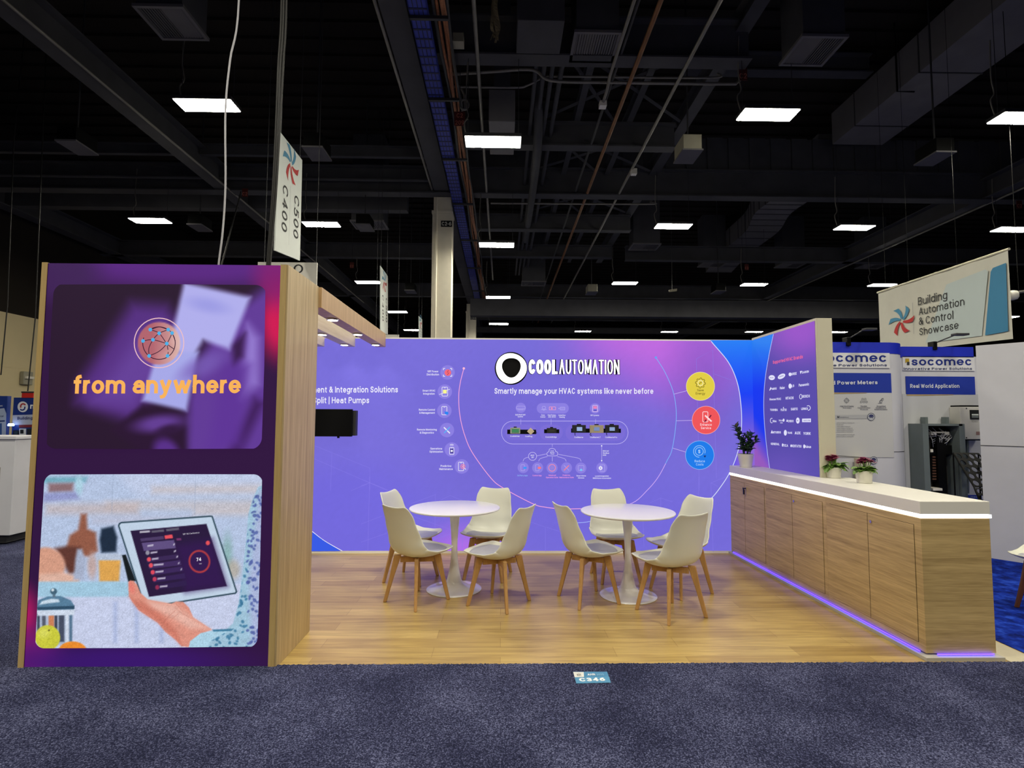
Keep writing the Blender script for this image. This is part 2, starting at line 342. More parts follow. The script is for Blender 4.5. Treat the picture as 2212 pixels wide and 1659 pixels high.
M['litwood'] = wood('lit_beam_wood', (205, 190, 165), (226, 214, 192), (9, .5, 9), 2.0)  # inner beam wood, the downlights' brightening put into its colour
M['oak_beam'] = wood('oak_beam_veneer', (178, 142, 98), (208, 172, 124), (9, 9, .5), 2.0)
M['counter'] = wood('oak_counter_veneer', (154, 128, 82), (206, 177, 122), (.5, .5, 11), 2.0)
M['leg'] = wood('beech_leg', (170, 128, 76), (196, 152, 96), (10, 10, 1), 2.5)
M['walnut'] = wood('brown_leg', (84, 48, 30), (110, 66, 42), (10, 10, 1), 2.5)
M['shell'] = mat('white_plastic_shell', (226, 226, 212), .35, var=.01)
M['cushion'] = mat('grey_leatherette', (172, 172, 182), .45, var=.03, scale=30)
M['gloss'] = mat('white_lacquer', (232, 230, 228), .16, var=.01)
M['black'] = mat('black_plastic', (7, 7, 8), .4, spec=.2)
M['dark'] = mat('dark_metal', (46, 46, 50), .6, var=.15)
M['steel'] = mat('dark_painted_steel', (72, 72, 76), .75, var=.12, scale=2, spec=.25)
M['deck'] = mat('black_ceiling_deck', (44, 40, 36), .9, var=.12, scale=.8, spec=.1)
M['duct'] = mat('dark_duct_paint', (108, 106, 108), .75, var=.08, scale=2, spec=.2)
M['pipe'] = mat('light_conduit', (134, 130, 122), .45, .4, var=.1)
M['rust'] = mat('orange_brown_pipe', (124, 80, 46), .5, .2, var=.2)
M['copper'] = mat('brown_cable_jacket', (148, 92, 56), .6, var=.25, scale=12)
M['bluetray'] = mat('blue_cable_tray', (52, 66, 168), .6, var=.12, scale=4)
M['boxgrey'] = mat('grey_beige_box', (150, 146, 128), .6, var=.05)
M['column'] = mat('cream_column', (216, 209, 190), .7, var=.03)
M['chrome'] = mat('brushed_metal', (200, 198, 192), .25, 1.0, var=.03)
M['pot'] = mat('white_ceramic', (224, 220, 206), .35, var=.02)
M['soil'] = mat('soil', (40, 30, 24), .95, var=.3, scale=60)
M['leafdark'] = mat('dark_leaf', (46, 74, 44), .35, var=.3, scale=14)
M['leaf'] = mat('green_leaf', (110, 146, 66), .5, var=.3, scale=20)
M['petal'] = mat('purple_red_petal', (176, 84, 122), .6, var=.35, scale=40)
M['cablew'] = mat('white_cable', (168, 168, 174), .5)
M['cableb'] = mat('black_cable', (16, 14, 13), .6)
M['red'] = mat('red_plastic', (190, 38, 30), .5)
M['gap'] = mat('shadow_gap', (58, 40, 24), .9)
M['lamp'] = mat('lamp_diffuser', (240, 236, 220), .6, emit=(255, 255, 255), es=1)
_b = M['lamp'].node_tree.nodes['Principled BSDF']; _b.inputs['Emission Color'].default_value = (*LAMP_C, 1); _b.inputs['Emission Strength'].default_value = LAMP_L
M['led'] = mat('white_led_strip', (255, 255, 255), .5, emit=(240, 246, 255), es=5)
M['pled'] = mat('violet_led_strip', (120, 90, 255), .5, emit=(66, 40, 255), es=6)
M['spot'] = mat('downlight_lens', (255, 255, 255), .5, emit=(255, 252, 240), es=9)
M['logo'] = mat('lit_logo_face', (255, 255, 255), .4, emit=(250, 253, 255), es=1.6)
M['wrap'] = mat('clear_stretch_wrap', (178, 178, 174), .25, var=.25, scale=14, bump=.6)
M['drape'] = mat('black_drape', (14, 14, 16), .95, bump=.4, scale=8)
M['galv'] = mat('grey_enclosure_steel', (112, 122, 124), .5, .3, var=.06)

def carpet(name, c1, c2, c3, scale=135):
    m_ = bpy.data.materials.new(name); m_.use_nodes = True; nt = m_.node_tree; b = nt.nodes['Principled BSDF']; L = nt.links.new
    tc = nt.nodes.new('ShaderNodeTexCoord')
    n1 = nt.nodes.new('ShaderNodeTexNoise'); n1.inputs['Scale'].default_value = scale; n1.inputs['Detail'].default_value = 3; n1.inputs['Roughness'].default_value = .7
    n2 = nt.nodes.new('ShaderNodeTexNoise'); n2.inputs['Scale'].default_value = 2.2; n2.inputs['Detail'].default_value = 2
    L(tc.outputs['Object'], n1.inputs['Vector']); L(tc.outputs['Object'], n2.inputs['Vector'])
    ad = nt.nodes.new('ShaderNodeMath'); ad.operation = 'MULTIPLY_ADD'; L(n2.outputs['Fac'], ad.inputs[0]); ad.inputs[1].default_value = .22; L(n1.outputs['Fac'], ad.inputs[2])
    sb = nt.nodes.new('ShaderNodeMath'); sb.operation = 'SUBTRACT'; L(ad.outputs[0], sb.inputs[0]); sb.inputs[1].default_value = .11
    rp = nt.nodes.new('ShaderNodeValToRGB'); e = rp.color_ramp.elements; e[0].position = .37; e[1].position = .66
    e[0].color = (*lin(c1), 1); e[1].color = (*lin(c3), 1); x = e.new(.52); x.color = (*lin(c2), 1)
    L(sb.outputs[0], rp.inputs['Fac']); L(rp.outputs['Color'], b.inputs['Base Color'])
    bp = nt.nodes.new('ShaderNodeBump'); bp.inputs['Strength'].default_value = .8; bp.inputs['Distance'].default_value = .012
    L(n1.outputs['Fac'], bp.inputs['Height']); L(bp.outputs['Normal'], b.inputs['Normal'])
    b.inputs['Roughness'].default_value = .95; b.inputs['Specular IOR Level'].default_value = .1
    return m_
M['carpet'] = carpet('navy_speckled_carpet', (26, 28, 50), (54, 57, 86), (120, 124, 158))
M['bluecarpet'] = carpet('royal_blue_carpet', (4, 22, 96), (14, 44, 150), (40, 78, 196), 40)
_n = M['bluecarpet'].node_tree
for nd in _n.nodes:
    if nd.type == 'TEX_NOISE' and nd.inputs['Scale'].default_value > 30: nd.inputs['Scale'].default_value = 7

def plankfloor():
    m_ = bpy.data.materials.new('oak_vinyl_planks'); m_.use_nodes = True; nt = m_.node_tree; b = nt.nodes['Principled BSDF']; L = nt.links.new
    tc = nt.nodes.new('ShaderNodeTexCoord')
    br = nt.nodes.new('ShaderNodeTexBrick'); br.offset = .37; br.inputs['Scale'].default_value = 1; br.inputs['Brick Width'].default_value = 1.22
    br.inputs['Row Height'].default_value = .152; br.inputs['Mortar Size'].default_value = .0012; br.inputs['Mortar Smooth'].default_value = .2; br.inputs['Bias'].default_value = 0
    br.inputs['Color1'].default_value = (*lin((174, 146, 84)), 1); br.inputs['Color2'].default_value = (*lin((200, 174, 108)), 1); br.inputs['Mortar'].default_value = (*lin((140, 112, 64)), 1)
    L(tc.outputs['Object'], br.inputs['Vector'])
    mp = nt.nodes.new('ShaderNodeMapping'); mp.inputs['Scale'].default_value = (.8, 11, 1); L(tc.outputs['Object'], mp.inputs['Vector'])
    n1 = nt.nodes.new('ShaderNodeTexNoise'); n1.inputs['Scale'].default_value = 2.4; n1.inputs['Detail'].default_value = 7; n1.inputs['Roughness'].default_value = .62; n1.inputs['Distortion'].default_value = .6
    L(mp.outputs['Vector'], n1.inputs['Vector'])
    rp = nt.nodes.new('ShaderNodeValToRGB'); e = rp.color_ramp.elements; e[0].position = .3; e[1].position = .66
    e[0].color = (.66, .60, .52, 1); e[1].color = (1.06, 1.04, 1.0, 1); L(n1.outputs['Fac'], rp.inputs['Fac'])
    mx = nt.nodes.new('ShaderNodeMix'); mx.data_type = 'RGBA'; mx.blend_type = 'MULTIPLY'; mx.inputs['Factor'].default_value = 1
    L(br.outputs['Color'], mx.inputs['A']); L(rp.outputs['Color'], mx.inputs['B']); L(mx.outputs['Result'], b.inputs['Base Color'])
    b.inputs['Roughness'].default_value = .36; b.inputs['Specular IOR Level'].default_value = .45
    return m_
M['plank'] = plankfloor()

# ------------------------------------------------------------------ setting: floors, walls, ceiling
D = 6.38                      # face of the booth's back wall
FR = 3.525                    # front edge of the booth floor
b = MB(); b.box(-45, 45, -14, 62, -.12, -.02)
struct(b.build('floor', M['carpet']), 'navy carpet of the exhibition hall')
def carpet_piece(name, outline, matl, label, z=.006):
    g = MB(); g.prism([(x, y, -.02) for x, y in outline], (0, 0, z + .02)); o = g.build(name, matl); return struct(o, label)
# aisle carpet in front: its pile edge against the vinyl is ragged
edge = []; x = 3.52
while x > -45:
    edge.append((x, FR + random.uniform(-.006, .007))); x -= .007 if x > -2 else 2.0
carpet_piece('aisle_carpet_floor', [(-45, -14), (45, -14), (45, 3.56), (3.53, 3.55)] + edge, M['carpet'], 'dark speckled navy aisle carpet in front of the booth', .012)
carpet_piece('booth_floor', [(-3.0, 3.5), (3.52, 3.5), (3.52, 6.5), (-3.0, 6.5)], M['plank'], 'oak plank floor of the booth', 0)
carpet_piece('blue_carpet_floor', [(3.52, 3.56), (45, 3.56), (45, 6.9), (3.52, 6.9)], M['bluecarpet'], 'royal blue carpet beyond the counter', .004)
g = MB(); g.prism([(3.30, 3.535, .0005), (3.50, 3.555, .0005), (3.50, 4.6, .0005), (3.28, 4.6, .0005)], (0, 0, .004))
struct(g.build('trim_1', mat('beige_floor_board', (196, 186, 160), .6, var=.08)), 'beige floor strip beside the counter end')

b = MB(); b.box(-45, 45, -14, 62, 10.9, 11.1)
for i in range(int(72 / .6)):
    y = -10 + i * .6; b.box(-45, 45, y, y + .22, 10.82, 10.9)
struct(b.build('ceiling', M['deck']))
b = MB(); b.box(-16.3, -16, 10, 45, 0, 4.9); b.box(-16.02, -15.99, 10, 45, 3.14, 3.16)
struct(b.build('wall_left', mat('beige_hall_wall', (206, 190, 150), .8, var=.03, scale=1)))
b = MB(); b.box(-16.4, -16.05, 10, 62, 4.9, 10.9); struct(b.build('wall_left_upper', M['deck']))
b = MB(); b.box(-45, 45, 60, 60.3, 0, 10.9); struct(b.build('wall_back', M['deck']))
b = MB(); b.box(38, 38.3, -14, 60, 0, 10.9); struct(b.build('wall_right', M['deck']))

def ibeam_x(x0, x1, y, z, h=.55, w=.28, m_=None, name='ceiling_beam'):
    g = MB(); g.box(x0, x1, y - w / 2, y + w / 2, z, z + .035); g.box(x0, x1, y - .012, y + .012, z + .035, z + h - .035); g.box(x0, x1, y - w / 2, y + w / 2, z + h - .035, z + h)
    return struct(g.build(name, m_ or M['steel']))
def ibeam_y(x, y0, y1, z, h=.55, w=.3, m_=None, name='ceiling_beam'):
    g = MB(); g.box(x - w / 2, x + w / 2, y0, y1, z, z + .035); g.box(x - .012, x + .012, y0, y1, z + .035, z + h - .035); g.box(x - w / 2, x + w / 2, y0, y1, z + h - .035, z + h)
    return struct(g.build(name, m_ or M['steel']))
# cross girders
ibeam_x(-1.5, 4.45, 9.35, 8.0, .75, .32); ibeam_x(-1.5, 4.1, 12.5, 8.0, .6)
ibeam_x(4.5, 9.2, 12.9, 10.2, .5, .3)
ibeam_x(-30, 30, 15.2, 7.95, .8, .34); ibeam_x(-1.5, 4.4, 18.2, 8.0); ibeam_x(-1.5, 4.4, 21.3, 8.0, .5)
ibeam_x(-30, -1.8, 13.9, 8.4, .3, .12); ibeam_x(-30, 30, 28.5, 8.0, .7); ibeam_x(-30, -2, 21.6, 8.0, .6); ibeam_x(5, 30, 21.6, 8.0, .6)
for y in (33.0, 38.0, 44.0): ibeam_x(-2, 30, y, 7.6, .4)
g = MB(); g.box(-1.5, 18, 25, 25.5, 6.35, 7.15); struct(g.build('ceiling_soffit', M['steel']))
g = MB()                       # ribbed steel fascia over the girder
for i in range(52):
    x = -1.5 + i * .62; g.box(x, x + .46, 15.15, 15.25, 8.7, 9.75); g.box(x + .46, x + .62, 15.2, 15.26, 8.7, 9.75)
struct(g.build('ceiling_fascia', M['steel']))
g = MB(); g.box(-30, -3, 16.6, 16.9, 8.05, 8.6); struct(g.build('ceiling_fascia', M['steel']))
# beams along the hall
g = ibeam_y(-7.95, 3, 60, 8.0, .6, .38); ibeam_y(14.2, 8, 60, 8.0, .6, .45); ibeam_y(-15.4, 3, 60, 8.0, .6, .45); ibeam_y(-1.75, 3, 60, 8.02, .7, .42)
ibeam_y(4.35, 3, 24, 8.6, .4, .26); ibeam_y(3.0, 9.5, 24, 8.6, .3, .14); ibeam_y(1.75, 9.5, 24, 8.6, .3, .14); ibeam_y(5.6, 3, 9.2, 8.9, .3, .2)
# wind bracing between girders
g = MB()
for (y0, y1) in ((9.5, 12.4), (12.6, 15.0), (15.4, 18.1)):
    for (a, c) in (((.9, y0), (4.2, y1)), ((4.2, y0), (.9, y1)), ((.9, y0), (2.6, y1))):
        g.tube([(a[0], a[1], 8.66), (c[0], c[1], 8.66)], .045, 4)
struct(g.build('ceiling_bracing', M['steel']))

# columns on the centre line
def column(y, txt):
    g = MB(); g.box(-2.03, -1.47, y, y + .56, 0, 7.52)
    g.box(-2.0, -1.5, y + .03, y + .53, 7.52, 7.96); g.box(-2.05, -1.45, y - .02, y + .58, 7.46, 7.54); g.tube([(-1.9, y - .03, 0), (-1.9, y - .03, 7.9)], .025, 8)
    o = struct(g.build('column', M['column']), 'cream square column carrying a small black %s plate' % txt)
    pl = planeY(y); d = MB(); d.box(-1.78, -1.46, y - .012, y, 7.06, 7.24, (14, 14, 15))
    vs, fs = glyphs(txt, .012); w = max(v[0] for v in vs); s_ = .27 / w
    d.add([(-1.755 + v[0] * s_, y - .014 - z, 7.095 + v[1] * .11 / CAPH) for v, z in zip(vs, layer(vs))], fs, (236, 236, 228)); d.build('number_plate', M['print'], o)
column(15.3, 'C2-6'); column(30.0, 'C2-5')

# ------------------------------------------------------------------ hall lamps
def lamp_proto():
    r = thing('hanging_hall_light', '', 'light', (0, 0, 0), 'rectangular hall lights')
    g = MB(); g.box(-.50, .50, -.195, .195, .006, .07); g.box(-.3, .3, -.09, .09, .07, .12); g.build('housing', M['dark'], r, bevel=.006)
    g = MB(); g.box(-.485, .485, -.18, .18, -.010, .006); g.build('diffuser', M['lamp'], r)
    for sx in (-.45, .45):
        g = MB(); g.tube([(sx, 0, .07), (sx, 0, 3.85)], .006, 5); g.build('hanger_wire', M['dark'], r)
    p = [(-.46, .05, .08), (-.52, .05, .35), (-.45, .05, .5), (-.49, .05, .8), (-.47, .05, 1.5)]
    g = MB(); g.tube(catmull(p, 6), .012, 6); g.build('power_cord', M['pipe'], r)
    return r
rowname = ['nearest row', 'second row from the front', 'third row from the front', 'fourth row from the front', 'farthest row']
lamps = [(-5.18, 9.23, 7, 'upper left, above the aisle sign'), (4.73, 9.26, 7, 'nearest row, right of the thin diagonal pipes'), (9.36, 9.25, 7, 'nearest row, cut by the right picture edge'),
         (-9.8, 14.91, 7, 'second row, above the tall video tower'), (-5.12, 15.05, 7, 'second row, half behind the tall aisle sign'),
         (4.82, 14.89, 7, 'second row, beside the bent duct'), (9.97, 14.84, 7, 'second row, between bent duct and right beam'), (14.55, 14.85, 7, 'second row, cut by the right picture edge'),
         (-5.41, 21.58, 7, 'third row, left of the second aisle sign'), (4.92, 21.35, 7, 'third row, above the backlit logo wall'), (10.18, 21.39, 7, 'third row, above the brand list panel'), (15.35, 21.27, 7, 'third row, above the left end of the fabric banner'),
         (-5.40, 27.66, 7, 'fourth row, just right of the second aisle sign'), (-5.6, 33.4, 7, 'small and far, beside the third aisle sign'),
         (5.04, 33.43, 7, 'farthest row, first along the logo wall top'), (10.46, 33.36, 7, 'farthest row, second along the logo wall top'), (15.69, 33.12, 7, 'farthest row, third along the logo wall top'), (20.9, 33.0, 7, 'farthest row, beside the white end of the brand wall'), (26.6, 27.7, 7, 'far right, behind the fabric banner edge'),
         (-.18, 9.32, 6.46, 'nearest of the middle line of lights, beside the blue cable tray'), (-.17, 15.05, 6.46, 'second of the middle line, right of the cream column'), (-.17, 21.7, 6.46, 'third of the middle line, over small pale pipes'), (-.18, 27.9, 6.46, 'fourth of the middle line, just above the purple wall')]
lp = lamp_proto()
for i, (x, y, z, w) in enumerate(lamps):
    l_ = 'glowing rectangular hall light, ' + w
    if i == 0: lp.location = (x, y, z); lp['label'] = l_
    else:
        r = dup(lp, (x, y, z), None, l_)
# red circuit tags by the lamps
def circuit_tag(x, y, z, w, h, label, lines=None):
    t = thing('circuit_tag', label, 'tag', (x, y, z), 'red circuit tags by the lights')
    g = MB(); g.box(x - w / 2, x + w / 2, y, y + .01, z, z + h); g.build('plate', mat('dark_red_tag', (92, 30, 26), .6), t)
    d = MB()
    for k, s_ in enumerate(lines or ('C2',)):
        vs, fs = glyphs(s_, .01); ww = max(v[0] for v in vs); n = len(lines or ('C2',)); sc = min(w * .86 / ww, h / n * .62 / CAPH)
        d.add([(x - ww * sc / 2 + v[0] * sc, y - .003 - z2, z + h - (k + .86) * h / n + v[1] * sc) for v, z2 in zip(vs, layer(vs))], fs, (214, 128, 110))
    d.build('lettering', M['print'], t)
    g = MB(); g.tube([(x, y + .02, z + h * .5), (x, y + .02, 10.85)], .006, 4); g.build('hanger_wire', M['dark'], t)
p = atY((993, 257), 9.6); circuit_tag(p.x, 9.6, p.z - .13, .2, .27, 'red tag reading C2 209 beside the nearest middle light', ('C2', '209'))
for q, Y, lb in (((529, 416), 15.0, 'small red tag above the left second row light'), ((1605, 160), 9.5, 'small red tag at the end of the bent pale conduit'), ((1613, 577), 21.2, 'small red tag above the right third row light'), ((760, 573), 21.5, 'small red tag by the second aisle sign'), ((2202, 442), 14.9, 'small red tag above the right edge light')):
    p = atY(q, Y); circuit_tag(p.x, Y, p.z - .12, .16, .24, lb)

# ------------------------------------------------------------------ ducts, grilles, boxes, pipes
def sweep_rect(path, w, h):
    g = MB(); P = [Vector(p) for p in path]; vs, fs = [], []
    for i, p in enumerate(P):
        for dx, dz in ((-w / 2, 0), (w / 2, 0), (w / 2, h), (-w / 2, h)): vs.append((p.x + dx, p.y, p.z + dz))
    for i in range(len(P) - 1):
        for k in range(4): fs.append((i * 4 + k, i * 4 + (k + 1) % 4, (i + 1) * 4 + (k + 1) % 4, (i + 1) * 4 + k))
    fs += [(0, 3, 2, 1), tuple((len(P) - 1) * 4 + k for k in range(4))]
    g.add(vs, fs); return g
t = thing('air_duct', 'wide grey rectangular air duct running under the ceiling at upper right', 'duct', (9.98, 4, 9.3))
sweep_rect([(9.98, 4, 9.3), (9.98, 14.6, 9.3)], 1.42, .9).build('duct_run', M['duct'], t, bevel=.01)
for y in (6.5, 9.0, 11.4, 13.6): MB().box(9.26, 10.70, y, y + .03, 9.285, 10.21).build('flange', M['dark'], t)
g = MB(); g.tube([(9.2, 12.0, 10.9), (9.2, 12.0, 9.22), (9.6, 12.0, 9.22)], .02, 6); g.build('hanger', M['black'], t)
pth = [(10.1, 15.5, 9.3), (10.16, 18.3, 9.3), (10.18, 19.8, 9.3), (10.7, 21.7, 9.3), (10.85, 24.4, 9.3), (11.4, 27.9, 9.3)]
t = thing('air_duct', 'bent grey air duct beyond the girder, with dark joint lines', 'duct', (10.1, 15.5, 9.3))
sweep_rect(catmull(pth, 6), 1.36, .8).build('duct_run', M['duct'], t)
for q in catmull(pth, 3)[2:]: MB().box(q.x - .69, q.x + .69, q.y - .03, q.y + .03, 9.288, 10.11).build('flange', M['dark'], t)
def grille(x, y, z, label, w=.8, d=.78):
    t = thing('air_diffuser', label, 'diffuser', (x, y, z), 'square ceiling air diffusers')
    g = MB(); g.box(x - w / 2 + .04, x + w / 2 - .04, y - d / 2 + .04, y + d / 2 - .04, z + .05, 10.85); g.build('duct_drop', M['steel'], t)
    g = MB(); fr = .05
    g.box(x - w / 2, x + w / 2, y - d / 2, y - d / 2 + fr, z, z + .05); g.box(x - w / 2, x + w / 2, y + d / 2 - fr, y + d / 2, z, z + .05)
    g.box(x - w / 2, x - w / 2 + fr, y - d / 2 + fr, y + d / 2 - fr, z, z + .05); g.box(x + w / 2 - fr, x + w / 2, y - d / 2 + fr, y + d / 2 - fr, z, z + .05); g.build('frame', M['duct'], t)
    g = MB(); n = 16
    for k in range(n):
        xx = x - w / 2 + fr + (k + .5) * (w - 2 * fr) / n; a = .5 if k < n / 2 else -.5
        g.obox((xx, y, z + .025), (.034, d - 2 * fr, .006), Matrix.Rotation(a, 3, 'Y'))
    g.build('louvre_grille', M['duct'], t)
grille(1.58, 9.0, 8.0, 'slatted square air diffuser near the top centre, above the first girder')
grille(5.42, 9.0, 8.0, 'slatted square air diffuser at the upper right, above the bright light')
grille(-5.45, 8.6, 8.0, 'slatted square air diffuser at the upper left, above the nearest left light')
for x, y, z, lb in ((5.5, 20.5, 8.2, 'dim square diffuser drop above the right logo wall'), (-4.4, 17.6, 7.9, 'dim square diffuser drop behind the tall aisle sign'), (1.4, 24.0, 7.6, 'dim square diffuser drop by the thin pipes'), (13.2, 24.2, 8.6, 'dim square diffuser drop behind the bent duct'), (17.0, 24.2, 8.6, 'dim square diffuser drop above the fabric banner'), (9.6, 24.2, 8.6, 'dim square diffuser drop at the end of the bent duct')):
    grille(x, y, z, lb, 1.1, .8)
def box_speaker(x, y, z, m_, label, h=.3):
    t = thing('hanging_speaker', label, 'speaker', (x, y, z), 'box speakers under the ceiling')
    g = MB(); g.hexa([(x - .19, y - .27, z), (x + .19, y - .27, z), (x + .19, y + .3, z), (x - .19, y + .3, z), (x - .19, y - .27, z + h), (x + .19, y - .27, z + h), (x + .19, y + .3, z + h), (x - .19, y + .3, z + h)]); g.build('cabinet', m_, t, bevel=.01)
    g = MB(); g.box(x - .21, x + .21, y - .29, y + .32, z - .02, z + .012); g.build('face', M['duct'], t)
    g = MB(); g.tube([(x, y, z + h), (x, y, 10.85)], .018, 5); g.build('hanger', M['dark'], t)
box_speaker(3.83, 10.8, 7.0, M['boxgrey'], 'pale box speaker right of the thin pipes', .32)
for x, y, lb in ((8.98, 10.75, 'dark box speaker under the wide duct at right'), (-8.63, 10.78, 'dark box speaker at left, beside the long beam'), (-3.84, 10.9, 'dark box speaker right of the tall aisle sign'), (-8.72, 15.4, 'dark box speaker right of the second row light at left'), (-3.95, 15.25, 'dark box speaker between aisle sign and cream column')):
    box_speaker(x, y, 7.0, M['black'], lb)
for q, Y, lb in (((887, 630), 22.0, 'small far dark box speaker left of the cream column'), ((1278, 633), 21.5, 'small pale box speaker above the backlit logo wall'), ((1552, 631), 21.5, 'small far dark box speaker between two third row lights')):
    p = atY(q, Y); box_speaker(p.x, Y, p.z, M['boxgrey'] if '1278' in str(q) else M['black'], lb)
def tubething(name, label, cat, path, r, m_, n=8, group=None):
    o = MB().tube(path, r, n).build(name, m_, None, smooth=50); return tag(o, label, cat, group)
tubething('ceiling_pipe', 'orange brown pipe running straight up the middle of the ceiling', 'pipe', [(2.42, 5, 8.0), (2.40, 36, 8.0)], .042, M['rust'])
tubething('ceiling_pipe', 'pale pipe right of the orange brown pipe', 'pipe', [(3.34, 5, 8.0), (3.30, 36, 8.0)], .035, M['pipe'])
tubething('ceiling_pipe', 'pale conduit left of the orange brown pipe, ending at a junction box', 'pipe', [(2.02, 5, 8.0), (2.0, 9.75, 8.0), (2.0, 10.0, 7.9), (2.0, 10.5, 7.9)], .03, M['pipe'])
tubething('ceiling_pipe', 'dark pipe going on beyond the junction box', 'pipe', [(2.1, 5, 8.06), (2.02, 36, 8.0)], .03, M['dark'])
t = MB().box(1.93, 2.07, 10.4, 10.55, 7.82, 7.92).build('junction_box', M['white']); tag(t, 'small white junction box where pale conduits cross', 'junction box')
p = atZ((1369, 366), 8.0); t = MB().box(p.x - .07, p.x + .07, p.y - .07, p.y + .07, 7.86, 8.0).build('junction_box', M['white']); tag(t, 'small white box hanging under the right pale pipe', 'junction box')
for k, (x, r, m_) in enumerate(((.45, .035, 'pipe'), (.62, .045, 'steel'), (.78, .045, 'steel'), (.94, .045, 'steel'), (1.12, .05, 'steel'))):
    lbs = ['pale thin conduit left of the bundle over the middle lights', 'first grey pipe of the bundle over the middle lights', 'second grey pipe of the bundle over the middle lights', 'third grey pipe of the bundle over the middle lights', 'fourth grey pipe of the bundle over the middle lights']
    tubething('ceiling_pipe', lbs[k], 'pipe', [(x, 9.6 if k else 5, 8.3), (x, 24.9, 8.3), (x, 25, 8.3)] if k else [(x - .92, 5, 8.0), (x - .92, 10.2, 8.0), (x - .9, 24.8, 8.0)], r, M[m_])
q = lambda p_, Y: tuple(atY(p_, Y))
tubething('bent_conduit', 'pale conduit bending down to a red tag over the girder', 'pipe', catmull([q((966, 161), 10), q((1060, 155), 10), q((1150, 151), 10), q((1192, 174), 10), q((1320, 178), 10), q((1560, 181), 10), q((1592, 178), 10), q((1604, 160), 10), q((1605, 140), 10)], 6), .03, M['pipe'])
tubething('bent_conduit', 'thin pale conduit zigzagging behind the bent one', 'pipe', catmull([q((975, 187), 10.4), q((1110, 189), 10.4), q((1140, 184), 10.4), q((1178, 166), 10.4), q((1220, 165), 10.4), q((1530, 168), 10.4), q((1550, 158), 10.4)], 5), .022, M['pipe'])
tubething('bent_conduit', 'thin pale conduit under the second girder', 'pipe', catmull([q((1060, 439), 15.8), q((1390, 441), 15.8), q((1404, 436), 15.8), q((1412, 425), 15.8)], 5), .03, M['pipe'])
tubething('ceiling_pipe', 'thick grey pipe dropping along the middle of the ceiling', 'pipe', catmull([q((1160, 140), 11.0), q((1163, 250), 11.5), q((1160, 330), 12.4), q((1150, 420), 15.0), q((1135, 520), 20.0)], 8), .10, M['steel'])
tubething('ceiling_pipe', 'thin pale pipe along the beam left of the blue tray', 'pipe', [(-2.02, 5, 8.05), (-2.02, 15.4, 8.05)], .03, M['pipe'])
tubething('ceiling_pipe', 'thin pale pipe edging the long beam at upper left', 'pipe', [(-7.72, 4, 7.97), (-7.74, 30, 7.97)], .028, M['pipe'])
tubething('ceiling_pipe', 'thin pale pipe edging the long beam at right', 'pipe', [(14.35, 9, 7.96), (14.35, 40, 7.96)], .03, M['pipe'])
tubething('ceiling_pipe', 'grey pipe crossing the ceiling at left above the girder', 'pipe', [(-30, 14.9, 8.25), (-2.1, 14.9, 8.25)], .05, M['steel'])
# blue wire-mesh tray and brown cables
t = thing('cable_tray', 'long blue wire mesh cable tray along the middle beam', 'cable tray', (-1.31, 5, 7.78))
g = MB(); g.box(-1.45, -1.17, 5, 32.8, 7.78, 7.795); g.box(-1.455, -1.44, 5, 32.8, 7.78, 7.88); g.box(-1.18, -1.165, 5, 32.8, 7.78, 7.88); g.build('tray', M['bluetray'], t)
g = MB()
y = 5.0
while y < 32.7: g.box(-1.45, -1.17, y, y + .035, 7.773, 7.78); y += .22
for x in (-1.38, -1.31, -1.24): g.box(x - .007, x + .007, 5, 32.8, 7.774, 7.78)
g.build('mesh', mat('navy_wire', (26, 30, 74), .6), t)
for y in (6.0, 8.0, 10.15, 12.6, 15.3, 18.5, 22, 26, 30): MB().box(-1.46, -.86, y, y + .05, 7.72, 7.772).build('bracket', M['dark'], t)
bundle = thing('cable_bundle', 'brown cable bundle hung beside the blue tray', 'cables', (-.98, 5, 7.82))
for k in range(5):
    x = -1.06 + .05 * k; ph = random.uniform(0, 6)
    path = [(x + .02 * math.sin(y * 1.3 + ph), y, 7.84 + .025 * math.sin(y * 1.9 + ph) + .02 * (k % 2)) for y in np.arange(5, 32.8, .5)]
    MB().tube(path, .026 if k != 2 else .03, 6).build('cable', M['copper'] if k in (1, 2, 3) else M['dark'], bundle, smooth=60)
# pipes dropping over the last middle light, loop of cable
tubething('cable_loop', 'coiled pale cable hanging beside the C2 209 tag', 'cable', [atY((1003 + 9 * math.cos(a), 226 + 11 * math.sin(a)), 9.9) for a in np.linspace(0, 4.4 * PI, 40)] + [tuple(atY((1003, 205), 9.95)), tuple(atY((997, 192), 9.95))], .02, M['pipe'])
p = atY((983, 89), 8.8); t = MB().box(p.x - .03, p.x + .15, 8.7, 8.9, p.z - .07, p.z + .08).build('junction_box', M['boxgrey']); tag(t, 'pale rectangular box right of the brown cables at the top', 'junction box')

